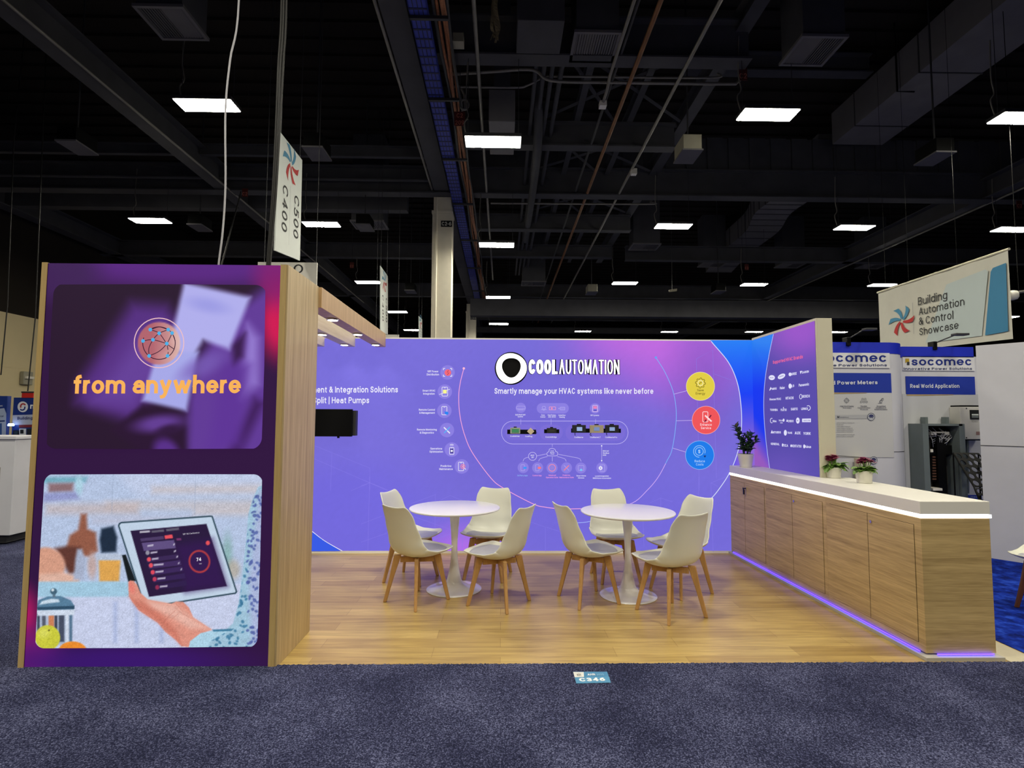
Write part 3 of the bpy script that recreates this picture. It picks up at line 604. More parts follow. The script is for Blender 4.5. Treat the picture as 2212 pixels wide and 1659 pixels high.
# more ductwork and small things over the middle of the hall
t = thing('air_duct', 'dark square duct end left of the top centre diffuser', 'duct', (.6, 9.0, 8.0)); MB().box(.22, .98, 8.3, 9.1, 7.95, 8.62).build('duct_run', M['steel'], t, bevel=.01); MB().box(.3, .9, 8.35, 9.05, 8.62, 10.81).build('duct_drop', M['steel'], t)
t = thing('air_duct', 'grey box duct above the nearest middle light', 'duct', (0, 11, 7.6)); MB().box(-.30, .24, 10.7, 12.1, 7.62, 8.3).build('duct_run', M['duct'], t, bevel=.01); MB().box(-.2, .14, 10.8, 11.2, 8.3, 10.81).build('duct_drop', M['steel'], t)
g = MB(); R4 = random.Random(11)
for k in range(6):
    x0 = 1071 + R4.uniform(-4, 4); pts = [(x0, -10), (x0 + R4.uniform(-4, 5), 25), (x0 + R4.uniform(-7, 9), 60), (x0 + R4.uniform(-10, 10), 92 - 5 * (k % 3))]
    P = [atY(p_, 8.8 + .02 * k) for p_ in catmull(pts, 5)]; n = len(P); w = R4.uniform(.02, .045)
    g.add([p_ + Vector((sg * w * (1 - .5 * i / n), .015 * math.sin(i * .9 + k) * sg, 0)) for i, p_ in enumerate(P) for sg in (-1, 1)], [(2 * i, 2 * i + 1, 2 * i + 3, 2 * i + 2) for i in range(n - 1)])
P = atY((1071, -10), 8.85); g.tube([P, (P.x, P.y, 10.85)], .012, 5)
o = g.build('hanging_rag', mat('tan_rag', (148, 136, 104), .9, var=.2, scale=20)); tag(o, 'torn tan cloth hanging from the ceiling at the top centre', 'cloth')
p_ = atY((1453, 627), 20.0); t = thing('wall_speaker', 'small pale wedge shaped unit hanging above the logo wall', 'speaker', tuple(p_))
MB().hexa([p_ + Vector(v) for v in ((-.18, -.12, -.1), (.12, -.12, -.06), (.2, .14, .0), (-.1, .14, -.04), (-.16, -.1, 0), (.14, -.1, .04), (.2, .14, .06), (-.1, .14, .04))]).build('cabinet', M['boxgrey'], t); MB().tube([p_ + Vector((0, .05, .03)), Vector((p_.x, p_.y + .05, 10.85))], .01, 5).build('hanger', M['dark'], t)
p_ = atY((2187, 638), 9.6); t = thing('projector', 'small white round unit on a pale bar, right of the fabric banner', 'projector', tuple(p_))
MB().lathe([(.02, -.09), (.07, -.075), (.095, -.03), (.095, .03), (.07, .075), (.02, .09)], p_, 20).build('body', M['white'], t, smooth=50); MB().tube([p_ + Vector((.05, 0, .05)), p_ + Vector((.9, 0, .16))], .025, 8).build('bar', M['pipe'], t); MB().tube([p_ + Vector((.12, 0, .06)), Vector((p_.x + .12, p_.y, 9.298))], .006, 6).build('hanger', M['black'], t)

# tall cables hanging down behind the tower
tubething('hanging_cable', 'white cable hanging from the ceiling behind the video tower', 'cable', catmull([tuple(atY((519, -420), 5.0)), q((516, 0), 5.0), q((497, 130), 5.0), q((487, 240), 5.0), q((487, 400), 5.0), q((481, 500), 5.0), q((472, 575), 5.0), q((470, 640), 5.0)], 6), .009, M['cablew'])
tubething('hanging_cable', 'thin dark cable slanting behind the white one', 'cable', [(atY((521, 415), 15.1).x, 15.1, 7.96), q((478, 575), 15.1), q((470, 660), 15.1)], .02, M['cableb'])
tb = thing('hanging_cable_bundle', 'black bundle of cables hanging beside the tall aisle sign', 'cables', tuple(atY((578, 640), 5.2)))
for dx in (-5, 0, 6):
    path = catmull([tuple(atY((616 + dx, -420), 5.2)), q((613 + dx, 0), 5.2), q((606 + dx, 140), 5.2), q((600 + dx * .8, 270), 5.2), q((592 + dx * .7, 420), 5.2), q((580 + dx * .6, 570), 5.2), q((578 + dx * .6, 640), 5.2)], 6)
    MB().tube(path, .010, 6).build('cable', M['cableb'], tb, smooth=60)

# ------------------------------------------------------------------ aisle signs and fabric banner
BLUE, RED = (74, 134, 168), (176, 52, 52)
def pinwheel(d, cx, cy, R, sx=1.0, lift=.001, cols=(BLUE, RED), angs=None, shear=0.0):
    for k, th in enumerate(angs or (-175, -118, -62, 0, 62, 118)):
        col = cols[0] if k < 3 else cols[1]; L_, R_ = [], []
        for j in range(7):
            r = .14 + .86 * j / 6; a = math.radians(th) + .55 * (1 - r); w = .05 + .17 * r
            x, y = r * math.cos(a), r * math.sin(a); nx, ny = -math.sin(a + .3), math.cos(a + .3)
            L_.append((x + nx * w, y + ny * w)); R_.append((x - nx * w, y - ny * w))
        pts = [(cx + sx * R * x, cy + R * y + shear * sx * R * x) for x, y in L_ + R_[::-1]]
        d.poly(pts, col, lift)
XS = -3.35
def aisle_sign(quad, letters, label, wh, th=.02):
    pl = Plane((XS, 0, 0), (0, 1, 0), (0, 0, 1))
    P = [atX(p_, XS) for p_ in quad]; c = sum(P, Vector()) / 4
    t = thing('aisle_sign', label, 'sign', (XS, c.y, P[3].z), 'hanging white aisle signs')
    g = MB(); g.prism([Vector(p_) for p_ in P], (-th, 0, 0)); g.build('sign_board', mat('white_sign_board', (206, 212, 208), .5, var=.02), t)
    d = Draw(pl, .002); TL, TR, BR, BL = [pl.uv(p_) for p_ in quad]
    def uvq(u, v):               # fractions of the board -> plane uv
        return (TL * (1 - u) + TR * u) * (1 - v) + (BL * (1 - u) + BR * u) * v
    def put(txt, u, v0, v1, w):  # lettering turned to read downwards
        vs, fs = glyphs(txt, .004, 1.25); x0 = min(v[0] for v in vs); x1 = max(v[0] for v in vs)
        a, e = uvq(u, v0), uvq(u, v1); U = (e - a) / (x1 - x0); N = Vector((1, 0)) * (w / CAPH)
        d.add([pl.at(a + U * (x - x0) + N * y, .003 + z) for (x, y), z in zip(vs, layer(vs))], fs, (40, 42, 44))
    for txt, u, v0, v1 in letters: put(txt, u, v0, v1, wh)
    # pinwheel mark in board space
    cc = uvq(.5, .165)
    for k, th_ in enumerate((-175, -118, -62, 0, 62, 118)):
        col = BLUE if k < 3 else RED; L_, R_ = [], []
        for j in range(7):
            r = .14 + .86 * j / 6; a = math.radians(th_) + .55 * (1 - r); w = .05 + .17 * r
            x, y = r * math.cos(a), -r * math.sin(a); nx, ny = -math.sin(a + .3), -math.cos(a + .3)
            L_.append((x + nx * w, y + ny * w)); R_.append((x - nx * w, y - ny * w))
        d.add([pl.at(cc + Vector((x, y)) * .30, .003) for x, y in L_ + R_[::-1]], [tuple(range(14))], col)
    a, e = uvq(.5, .36), uvq(.5, .9); d.add([pl.at(a, .003), pl.at(a + Vector((.006, 0)), .003), pl.at(e + Vector((.006, 0)), .003), pl.at(e, .003)], [(0, 1, 2, 3)], (150, 156, 156))
    d.build('lettering', M['print'], t)
    for yy in (P[0].y + .08, P[1].y - .08):
        MB().tube([(XS - th / 2, yy, P[0].z - .01), (XS - th / 2, yy, 10.85)], .006, 5).build('hanger_wire', M['dark'], t)
aisle_sign([(604, 283), (653, 346), (648, 563), (594, 541)], (('C400', .20, .40, .80), ('C500', .68, .40, .80)), 'tall white hanging aisle sign reading C400 and C500 sideways', .2)
aisle_sign([(822, 574), (838, 597), (838, 722), (822, 720)], (('C400', .20, .40, .80), ('C500', .68, .40, .80)), 'second aisle sign, smaller, left of the cream column', .2)
aisle_sign([(905, 683), (912, 690), (912, 740), (905, 738)], (('C400', .20, .40, .80), ('C500', .68, .40, .80)), 'farthest tiny aisle sign just above the purple wall', .2)
pl = planeY(9.0); a, c = atY((557, 566), 9.0), atY((685, 566), 9.0)
t = thing('cross_aisle_sign', 'white sign showing two zeros, half hidden behind the wooden tower', 'sign', (a.x / 2 + c.x / 2, 9.0, 3.0))
MB().box(a.x, c.x, 9.0, 9.03, 3.0, a.z).build('sign_board', M['white'], t)
[MB().tube([(x_, 9.015, a.z - .01), (x_, 9.015, 10.85)], .006, 5).build('hanger_wire', M['dark'], t) for x_ in (a.x + .1, c.x - .02)]
d = Draw(pl); d.text('OO', (609, 591), (655, 590), 19, (42, 44, 46), .004, space=1.15); d.build('lettering', M['print'], t); d = Draw(pl); d.strip([(638, 606), (668, 605)], 1.2, (120, 120, 120)); d.build('divider_line', M['print'], t)
pl = planeY(14.9); a = atY((835, 719), 14.9); t = thing('cross_aisle_sign', 'thin white sign edge under the second aisle sign', 'sign', (a.x, 14.9, 3.3)); c = atY((862, 719), 14.9)
MB().box(a.x - .3, c.x, 14.9, 14.93, 3.3, c.z - .05).build('sign_board', M['white'], t); [MB().tube([(x_, 14.89, c.z - .08), (x_, 14.89, 10.85)], .006, 5).build('hanger_wire', M['dark'], t) for x_ in (a.x - .29, c.x - .03)]

XB = 8.811
plb = Plane((XB, 0, 0), (0, -1, 0), (0, 0, 1))
t = thing('fabric_banner', 'hanging fabric banner reading Building Automation and Control Showcase', 'banner', (XB, 10.7, 3.0))
def bann(u, v):
    y = 12.35 + (9.09 - 12.35) * u; zt, zb = 4.53, 2.966 + (3.10 - 2.966) * (1 - u)
    return (XB + .012 * math.sin(u * 23) * (1 - v) * .6, y, zt + (zb - zt) * v)
g = MB(); g.grid(40, 14, bann); g.build('cloth', mat('off_white_cloth', (198, 196, 184), .85, var=.03, scale=3), t, smooth=60)
d = Draw(plb, .02)
zb_ = lambda x, y: (1600 + x / 3.319, 500 + y / 3.319)
d.poly([zb_(*p_) for p_ in ((1800, 290), (1815, 262), (1910, 225), (1926, 715), (1760, 745))], (60, 130, 170))
d.poly([zb_(*p_) for p_ in ((1480, 380), (1760, 272), (1780, 285), (1735, 748), (1330, 800))], (188, 200, 200), -.004)
for k, (s_, p0, p1, cp) in enumerate((('Building', (1278, 530), (1488, 482), 58), ('Automation', (1284, 602), (1612, 528), 56), ('& Control', (1284, 672), (1532, 626), 56), ('Showcase', (1288, 746), (1570, 696), 54))):
    d.text(s_, zb_(*p0), zb_(*p1), cp / 3.319, (50, 50, 52), .0)
d.strip([zb_(1238, 510), zb_(1248, 735)], .8, (150, 150, 150))
pinwheel(d, *zb_(1160, 640), 30, .88, .001, ((72, 140, 176), (186, 50, 52)), shear=-.22)
d.build('lettering', M['print'], t)
MB().tube([(XB, 12.37, 4.54), (XB, 9.07, 4.54)], .025, 8).build('top_bar', M['cream'], t)
for y in (12.1, 11.4, 10.15): MB().tube([(XB, y, 4.55), (XB, y, 10.85)], .0035, 5).build('hanger_wire', M['black'], t)

# ------------------------------------------------------------------ video tower
TY, TX0, TX1, TH = 3.50, -2.975, -1.397, 2.555
tw = thing('video_tower', 'tall wood sided tower with a purple video screen reading from anywhere', 'video wall', (-2.18, 3.8, 0))
MB().box(TX1 - .048, TX1, TY, 4.09, 0, TH).build('side_panel', M['oak'], tw, bevel=.002)
MB().box(TX0, TX0 + .03, TY, 4.09, 0, TH).build('side_panel', M['oak'], tw, bevel=.002)
MB().box(TX1 - .049, TX1 - .013, TY - .004, TY + .02, 0, TH).build('edge_band', M['oak_edge'], tw)
MB().box(TX0 - .003, TX0 + .03, TY - .004, TY + .02, 0, TH).build('edge_band', M['oak_edge'], tw)
MB().box(TX0 + .03, TX1 - .049, TY + .01, 4.085, 0, TH - .004).build('cabinet_body', M['black'], tw)
sc_ = Plane((0, TY + .008, 0), (1, 0, 0), (0, 0, 1))
def scr_bg(P):
    Cc = np.tile(np.array([46., 14, 62]), (len(P), 1)); x, y = P[:, 0], P[:, 1]
    Cc = over(Cc, sde(P, (420, 560), 330, 62), (88, 34, 128), 34)
    Cc = over(Cc, sde(P, (120, 590), 90, 60), (60, 28, 84), 30)
    Cc = over(Cc, sde(P, (604, 690), 42, 78), (206, 18, 82), 26); Cc = over(Cc, sde(P, (600, 600), 50, 60), (132, 22, 110), 30, .8)
    Cc = over(Cc, sde(P, (40, 1330), 40, 60), (176, 18, 96), 26); Cc = over(Cc, sde(P, (60, 1420), 70, 60), (118, 20, 112), 34, .9)
    Cc = over(Cc, sde(P, (260, 1430), 230, 36), (56, 14, 112), 26, .9)
    return Cc
Q = [(x, y) for x, y in ((99, 571), (608, 569), (588, 1445), (42, 1451))]
q0 = [sc_.at((TX0 + .03, TH - .003)), sc_.at((TX1 - .049, TH - .003)), sc_.at((TX1 - .049, .0)), sc_.at((TX0 + .03, .0))]
def topx(p_):
    d = Vector(p_) - C0; z = d.dot(FW); return (CX + FPX * d.dot(RT) / z, CY - FPX * d.dot(UP) / z)
picture(sc_, [topx(p_) for p_ in q0], 70, 120, scr_bg, .002).build('screen', M['screen'], tw)
def pic_up(P):
    x, y = P[:, 0], P[:, 1]
    Cc = np.tile(np.array([38., 16, 44]), (len(P), 1))
    Cc = over(Cc, sd(P, [(285, 655), (360, 660), (390, 700), (330, 860), (280, 910), (165, 870), (170, 830), (230, 740)]), (84, 44, 128), 26)
    Cc = over(Cc, sd(P, [(300, 720), (350, 700), (350, 800), (290, 880), (200, 870)]), (100, 62, 152), 30)
    Cc = over(Cc, sd(P, [(470, 700), (600, 600), (600, 990), (400, 990), (405, 860), (430, 780)]), (96, 56, 150), 22)
    Cc = over(Cc, sd(P, [(535, 700), (560, 730), (560, 830), (520, 860)]), (146, 120, 206), 18)
    Cc = over(Cc, sd(P, [(500, 745), (530, 720), (525, 770), (505, 790)]), (52, 20, 72), 12)
    Cc = over(Cc, sd(P, [(550, 860), (572, 870), (520, 980), (490, 980)]), (62, 26, 92), 16)
    Cc = over(Cc, sd(P, [(480, 780), (540, 790), (520, 960), (450, 980)]), (92, 48, 150), 22, .8)
    Cc = over(Cc, sd(P, [(398, 610), (542, 642), (496, 756), (440, 735), (408, 790), (368, 740)]), (176, 174, 236), 9)
    Cc = over(Cc, sde(P, (450, 660), 40, 14, .2), (144, 144, 222), 12, .6)
    Cc = over(Cc, sd(P, [(340, 760), (430, 760), (415, 830), (404, 888), (308, 866)]), (166, 168, 232), 8)
    Cc = over(Cc, sde(P, (440, 790), 50, 20, -.5), (118, 90, 180), 16, .8)
    Cc = over(Cc, sd(P, [(310, 875), (400, 895), (402, 975), (330, 990), (240, 930)]), (40, 14, 48), 10)
    Cc = over(Cc, sde(P, (345, 915), 50, 17, -.12), (104, 64, 158), 12, .9)
    Cc = over(Cc, sde(P, (365, 930), 26, 12, -.2), (44, 16, 56), 8, .9)
    Cc = over(Cc, sde(P, (360, 975), 30, 24, .8), (92, 48, 146), 12, .9)
    g_ = (x < 344) * 0.0 + np.clip((x - 330) / 60, 0, 1); disc = np.array([186., 104, 106])[None] * (1 - g_[:, None]) + np.array([228., 186, 170])[None] * g_[:, None]
    dd = sde(P, (344.5, 742), 46, 46); t_ = np.clip(.5 - dd / 2.4, 0, 1)[:, None] * .9; Cc = Cc * (1 - t_) + disc * t_
    return Cc
def rounded(plane, quadpx, r, off, nu, nv, fn):
    g = picture(plane, quadpx, nu, nv, fn, off)
    # trim the corners: pull grid points outside the rounded outline onto it
    A, B_, Cq, Dq = [plane.uv(p_) for p_ in quadpx]
    x0, x1, y1, y0 = (A.x + Dq.x) / 2, (B_.x + Cq.x) / 2, (A.y + B_.y) / 2, (Cq.y + Dq.y) / 2
    out = []
    for i, v in enumerate(g.v):
        p_ = Vector(v) - plane.o; u, w = p_.dot(plane.u), p_.dot(plane.v)
        u = min(max(u, x0), x1); w = min(max(w, y0), y1)
        cx = min(max(u, x0 + r), x1 - r); cy = min(max(w, y0 + r), y1 - r); dv = Vector((u - cx, w - cy))
        if dv.length > r: dv = dv * (r / dv.length); u, w = cx + dv.x, cy + dv.y
        out.append(tuple(plane.at((u, w), off)))
    g.v = out; return g
up = rounded(sc_, [(112, 615), (574, 613), (569, 969), (102, 971)], .075, .004, 180, 140, pic_up).build('upper_picture', M['screen'], tw)
d = Draw(sc_, .005)
d.ring(344.5, 741, 53.5, 2.0, (236, 190, 196)); LNC = (58, 24, 52)
gx, gy, R_ = 344.5, 741.5, 35
d.ring(gx, gy, R_, 1.8, LNC, math.radians(-40), math.radians(200)); d.ring(gx, gy, R_, 1.8, LNC, math.radians(235), math.radians(300))
z1 = lambda x, y: (x / 3.16, 550 + y / 3.16)
for pts in ([(1030, 513), (1090, 495), (1152, 513)], [(1030, 513), (1090, 538), (1142, 608), (1190, 645)], [(1152, 513), (1090, 538), (1048, 582), (1020, 640), (1022, 692)], [(980, 590), (1048, 582), (1142, 608)], [(1178, 538), (1142, 608), (1090, 660), (1022, 692)], [(1152, 513), (1178, 538), (1200, 590)], [(1142, 608), (1150, 650)], [(1152, 665), (1148, 692)]):
    d.strip([z1(*p_) for p_ in (catmull(pts, 6) if len(pts) > 2 else pts)], 1.6, LNC)
for p_ in ((1030, 513), (1152, 513), (1178, 536), (1090, 538), (980, 590), (1048, 582), (1142, 608), (1022, 692), (1147, 692)): d.ell(*z1(*p_), 4, None, (74, 176, 232), .0006, 16)
d.build('globe_icon', M['screen'], tw)
d = Draw(sc_, .006); d.text('from anywhere', (160, 850.5), (521.5, 849.5), 39, (248, 178, 88), .0305, space=.7); d.build('lettering', M['screen'], tw)

zl = lambda pts: [(x / 3.16, 1000 + y / 3.16) for x, y in pts]
rng = np.random.RandomState(3)
blot = [(rng.uniform(405, 570), rng.uniform(1045, 1400), rng.uniform(2.2, 4.2), rng.uniform(2, 5), rng.uniform(0, 3)) for _ in range(520)]
def pic_low(P):
    x, y = P[:, 0], P[:, 1]; n = len(P)
    Cc = np.tile(np.array([184., 200, 230]), (n, 1))
    Cc = over(Cc, sd(P, [(250, 1020), (600, 1020), (600, 1062), (300, 1075)]), (196, 208, 236), 14)
    for (a, b_, yy, h_, cl) in ((330, 560, 1058, 7, (206, 192, 190)), (230, 560, 1092, 9, (204, 196, 200)), (100, 300, 1100, 11, (200, 182, 180)), (200, 420, 1125, 7, (192, 192, 212)), (420, 560, 1105, 8, (206, 194, 194))):
        Cc = over(Cc, sd(P, [(a, yy - h_), (b_, yy - h_ - 4), (b_, yy + h_), (a, yy + h_)]), cl, 12, .7)
    Cc = over(Cc, sd(P, [(90, 1030), (190, 1030), (185, 1042), (90, 1044)]), (120, 176, 196), 6)
    Cc = over(Cc, sd(P, [(106, 1044), (160, 1043), (158, 1062), (106, 1064)]), (142, 112, 118), 6)
    Cc = over(Cc, sd(P, [(95, 1065), (170, 1062), (172, 1078), (95, 1084)]), (150, 156, 206), 7); Cc = over(Cc, sde(P, (172, 1048), 8, 20), (176, 214, 232), 5)
    # brown board, bowl, jar, cactus, pot
    Cc = over(Cc, sd(P, [(176, 1110), (188, 1110), (190, 1142), (208, 1150), (212, 1190), (196, 1202), (160, 1200), (144, 1184), (152, 1156), (170, 1144)]), (150, 92, 72), 6)
    Cc = over(Cc, sd(P, [(142, 1180), (175, 1180), (172, 1236), (150, 1240), (120, 1184)]), (98, 56, 48), 7)
    Cc = over(Cc, sde(P, (100, 1222), 42, 40), (216, 158, 134), 5)
    Cc = over(Cc, sd(P, [(86, 1240), (140, 1236), (172, 1246), (172, 1262), (86, 1262)]), (226, 182, 164), 6)
    Cc = over(Cc, sd(P, [(168, 1186), (178, 1186), (186, 1210), (182, 1252), (160, 1252), (164, 1206)]), (170, 180, 206), 5); Cc = over(Cc, sde(P, (200, 1222), 10, 26), (196, 172, 170), 6)
    Cc = over(Cc, sd(P, [(220, 1142), (246, 1136), (254, 1160), (252, 1192), (220, 1194), (216, 1166)]), (28, 44, 66), 5)
    Cc = over(Cc, sd(P, [(214, 1203), (262, 1203), (258, 1256), (216, 1256)]), (226, 168, 84), 4); Cc = over(Cc, sd(P, [(211, 1196), (264, 1196), (264, 1210), (211, 1210)]), (186, 198, 220), 3)
    Cc = over(Cc, sde(P, (492, 1196), 10, 36), (132, 176, 172), 9, .8); Cc = over(Cc, sde(P, (505, 1230), 14, 20), (186, 172, 150), 8, .7)
    # counter front
    Cc = over(Cc, sd(P, [(70, 1258), (300, 1258), (600, 1262), (600, 1400), (70, 1400)]), (202, 210, 238), 2.5)
    Cc = over(Cc, sd(P, [(70, 1256), (290, 1256), (290, 1288), (70, 1290)]), (164, 204, 228), 4)
    for xx in (250, 296, 350): Cc = over(Cc, sd(P, [(xx - 4, 1300), (xx + 4, 1300), (xx + 4, 1388), (xx - 4, 1388)]), (168, 182, 222), 6, .8)
    # french press
    Cc = over(Cc, sd(P, [(80, 1322), (160, 1322), (156, 1392), (84, 1392)]), (176, 190, 214), 2)
    for xx, w_, cl in ((84, 3, (40, 50, 70)), (96, 4, (70, 74, 90)), (112, 6, (214, 120, 70)), (122, 3, (36, 40, 58)), (134, 6, (52, 60, 80)), (146, 3, (220, 230, 244)), (154, 3, (70, 104, 134))):
        Cc = over(Cc, sd(P, [(xx - w_, 1326), (xx + w_, 1326), (xx + w_, 1386), (xx - w_, 1386)]), cl, 2, .85)
    Cc = over(Cc, sd(P, [(82, 1316), (162, 1314), (162, 1328), (82, 1330)]), (210, 222, 240), 2)
    Cc = over(Cc, sd(P, [(80, 1310), (84, 1296), (104, 1288), (132, 1287), (154, 1296), (162, 1308), (160, 1316), (82, 1318)]), (88, 128, 158), 1.6)
    Cc = over(Cc, sd(P, [(86, 1306), (92, 1298), (112, 1293), (128, 1294), (130, 1300), (104, 1303)]), (206, 224, 240), 2); Cc = over(Cc, sd(P, [(80, 1311), (162, 1308), (162, 1315), (82, 1317)]), (46, 78, 104), 1.4)
    Cc = over(Cc, sd(P, [(115, 1280), (121, 1280), (121, 1290), (115, 1290)]), (96, 120, 140), 1.2); Cc = over(Cc, sde(P, (117, 1277), 7.5, 7), (70, 104, 126), 1.4); Cc = over(Cc, sde(P, (115, 1274), 3, 3), (220, 232, 240), 1.6)
    Cc = over(Cc, sde(P, (104, 1377), 27, 27, .6), (206, 206, 62), 1.6); Cc = over(Cc, sde(P, (96, 1367), 12, 10), (226, 226, 104), 8, .8); Cc = over(Cc, sde(P, (107, 1361), 2, 2), (96, 88, 30), 1)
    Cc = over(Cc, sde(P, (158, 1405), 30, 20), (238, 142, 44), 1.6)
    # stand and tablet
    Cc = over(Cc, sd(P, zl([(835, 628), (862, 624), (930, 805), (878, 808)])), (16, 24, 30), 1.4)
    tab = zl([(808, 428), (815, 410), (830, 402), (1440, 358), (1455, 362), (1622, 878), (1612, 892), (1012, 985), (985, 975)])
    Cc = over(Cc, sd(P, tab), (28, 58, 74), 1.2); Cc = over(Cc, sd(P, tab) + 3.0, (198, 216, 236), 1.2)
    Cc = over(Cc, sd(P, zl([(893, 462), (1412, 415), (1552, 840), (1020, 913)])), (40, 22, 62), 1.0)
    Cc = over(Cc, sd(P, zl([(1205, 560), (1450, 520), (1550, 838), (1270, 880)])), (52, 20, 84), 14, .8)
    for k, (pts, cl) in enumerate((([(960, 515), (1118, 498), (1122, 520), (965, 535)], (78, 60, 104)), ([(1125, 495), (1178, 488), (1183, 512), (1130, 518)], (238, 84, 96)), ([(970, 545), (1190, 525), (1203, 580), (985, 600)], (98, 80, 132)),
                                   ([(1000, 650), (1215, 622), (1222, 650), (1008, 680)], (58, 38, 86)), ([(1012, 690), (1232, 662), (1242, 696), (1022, 722)], (66, 44, 98)), ([(1030, 735), (1245, 705), (1255, 735), (1040, 768)], (60, 38, 92)), ([(1045, 785), (1262, 752), (1268, 785), (1052, 815)], (54, 32, 86)), ([(1060, 835), (1272, 800), (1280, 835), (1070, 865)], (48, 28, 78)),
                                   ([(955, 465), (1025, 460), (1027, 472), (958, 478)], (190, 186, 200)), ([(1035, 462), (1120, 452), (1124, 468), (1040, 476)], (98, 92, 112)), ([(1135, 450), (1222, 440), (1226, 456), (1140, 466)], (98, 92, 112)), ([(1205, 515), (1238, 512), (1240, 526), (1210, 528)], (120, 54, 110)))):
        Cc = over(Cc, sd(P, zl(pts)), cl, .9)
    for (cx, cy, cl) in ((1020, 657, (236, 84, 98)), (1033, 698, (236, 84, 98)), (1045, 745, (228, 74, 96)), (1058, 792, (196, 60, 92)), (1076, 848, (150, 46, 84)), (1421, 545, (238, 84, 92)), (1010, 612, (150, 146, 164))):
        Cc = over(Cc, sde(P, (cx / 3.16, 1000 + cy / 3.16), 4.3, 4.8), cl, 1)
    for (xx, yy, w_) in ((1010, 560, 40), (1030, 607, 46), (1040, 650, 44), (1052, 690, 66), (1064, 738, 54), (1078, 784, 54), (1094, 838, 52), (1185, 552, 12), (1190, 598, 14), (1206, 636, 12), (1218, 680, 10), (1236, 722, 8)):
        Cc = over(Cc, sd(P, zl([(xx, yy), (xx + w_, yy - 6), (xx + w_, yy + 6), (xx, yy + 12)])), (214, 208, 226), .9, .8)
    dr = np.abs(sde(P, (431.5, 1212.5), 21.5, 23, -.25)) - 1.9; Cc = over(Cc, dr, (176, 58, 66), 1)
    # hand and forearm
    hand = zl([(880, 812), (892, 802), (915, 804), (938, 830), (962, 886), (1012, 930), (1092, 945), (1172, 960), (1205, 944), (1252, 946), (1292, 985), (1322, 1052), (1450, 1136), (1372, 1166), (1312, 1216), (1290, 1256), (1242, 1250), (1200, 1206), (1130, 1150), (1080, 1090), (1010, 1045), (950, 1005), (905, 946), (882, 906)])
    Cc = over(Cc, sd(P, hand), (226, 150, 132), 1.3)
    inside = sd(P, hand)
    def skin(Cc, d_, cl, bl, a): return over(Cc, np.maximum(d_, inside + .5), cl, bl, a)
    Cc = skin(Cc, sd(P, zl([(1010, 940), (1200, 965), (1320, 1060), (1440, 1136), (1300, 1130), (1150, 1040), (1040, 990)])), (238, 190, 176), 9, .8)
    Cc = skin(Cc, sd(P, zl([(886, 915), (950, 1000), (1080, 1085), (1200, 1200), (1240, 1245), (1210, 1150), (1090, 1020), (970, 950)])), (198, 106, 88), 8, .6)
    Cc = skin(Cc, sde(P, (284, 1268), 7, 14, -.4), (236, 128, 116), 4, .8)
    for pts in ([(1130, 1150), (1150, 1090), (1225, 1020)], [(1105, 1120), (1130, 1070), (1200, 1005)], [(1195, 985), (1250, 1030), (1310, 1060)], [(945, 920), (968, 950), (1000, 970)], [(1205, 960), (1240, 1000), (1262, 1030)]):
        for a_, b_ in zip(zl(pts)[:-1], zl(pts)[1:]):
            a2, b2 = np.array(a_), np.array(b_); w = P - a2; e = b2 - a2; t_ = np.clip(w @ e / (e @ e), 0, 1); Cc = skin(Cc, np.sqrt(((w - t_[:, None] * e) ** 2).sum(1)) - .4, (186, 108, 92), 1.8, .5)
    # patterned sleeve
    slv = [(572, 1046), (558, 1052), (545, 1082), (537, 1110), (533, 1160), (524, 1240), (516, 1302), (504, 1346), (486, 1362), (470, 1366), (448, 1380), (446, 1402), (600, 1402), (600, 1046)]
    sdv = sd(P, slv); Cc = over(Cc, sdv, (164, 200, 222), 1.6)
    Cc = over(Cc, np.maximum(sd(P, [(560, 1060), (600, 1060), (600, 1402), (545, 1402), (538, 1250)]), sdv), (178, 184, 224), 10, .8)
    for bx, by, r1, r2, an in blot:
        near = (np.abs(x - bx) < 12) & (np.abs(y - by) < 12)
        if near.any():
            dd = np.full(n, 9.); dd[near] = np.maximum(sde(P[near], (bx, by), r1, r2, an), sdv[near] + 1.5); Cc[near] = over(Cc[near], dd[near], (62, 122, 160) if bx < 535 else (84, 100, 168), 1.2, .85)
    Cc = over(Cc, sd(P, zl([(1372, 1160), (1440, 1146), (1575, 1140), (1500, 1176), (1440, 1215), (1415, 1262), (1290, 1262), (1300, 1215)])), (176, 214, 234), 1.3)
    Cc = over(Cc, sd(P, zl([(1450, 1136), (1600, 1130), (1580, 1146), (1460, 1150)])), (64, 124, 158), 1.4)
    for xx in (242, 420):
        Cc = over(Cc, np.maximum(np.abs(x - xx - (1130 - y) * .03) - .5, y - 1112), (150, 164, 190), .8, .7)
    gr = rng.normal(0, 1, n); lo = np.sin(x * .11 + 2 * np.sin(y * .05)) * np.sin(y * .23 + np.sin(x * .04)); bl = over(np.ones((n, 1)), sd(P, tab), (0.3,), 2)[:, 0]
    Cc = Cc * (.965 + .042 * gr * bl + .018 * lo * bl)[:, None]
    return Cc
rounded(sc_, [(96, 1025), (567, 1023), (558, 1396), (77, 1402)], .06, .004, 300, 240, pic_low).build('lower_picture', M['screen'], tw)
d = Draw(sc_, .005)
d.text('74', (425.5, 1212), (436, 1211), 7.5, (238, 234, 244), .02); d.text('VRF 143 Conference', (396, 1155.5), (432, 1151.5), 3.6, (196, 190, 206), 0); d.text('VRF', (431, 1219), (437.5, 1218.5), 3, (170, 160, 180), .0)
d.build('tablet_lettering', M['screen'], tw)

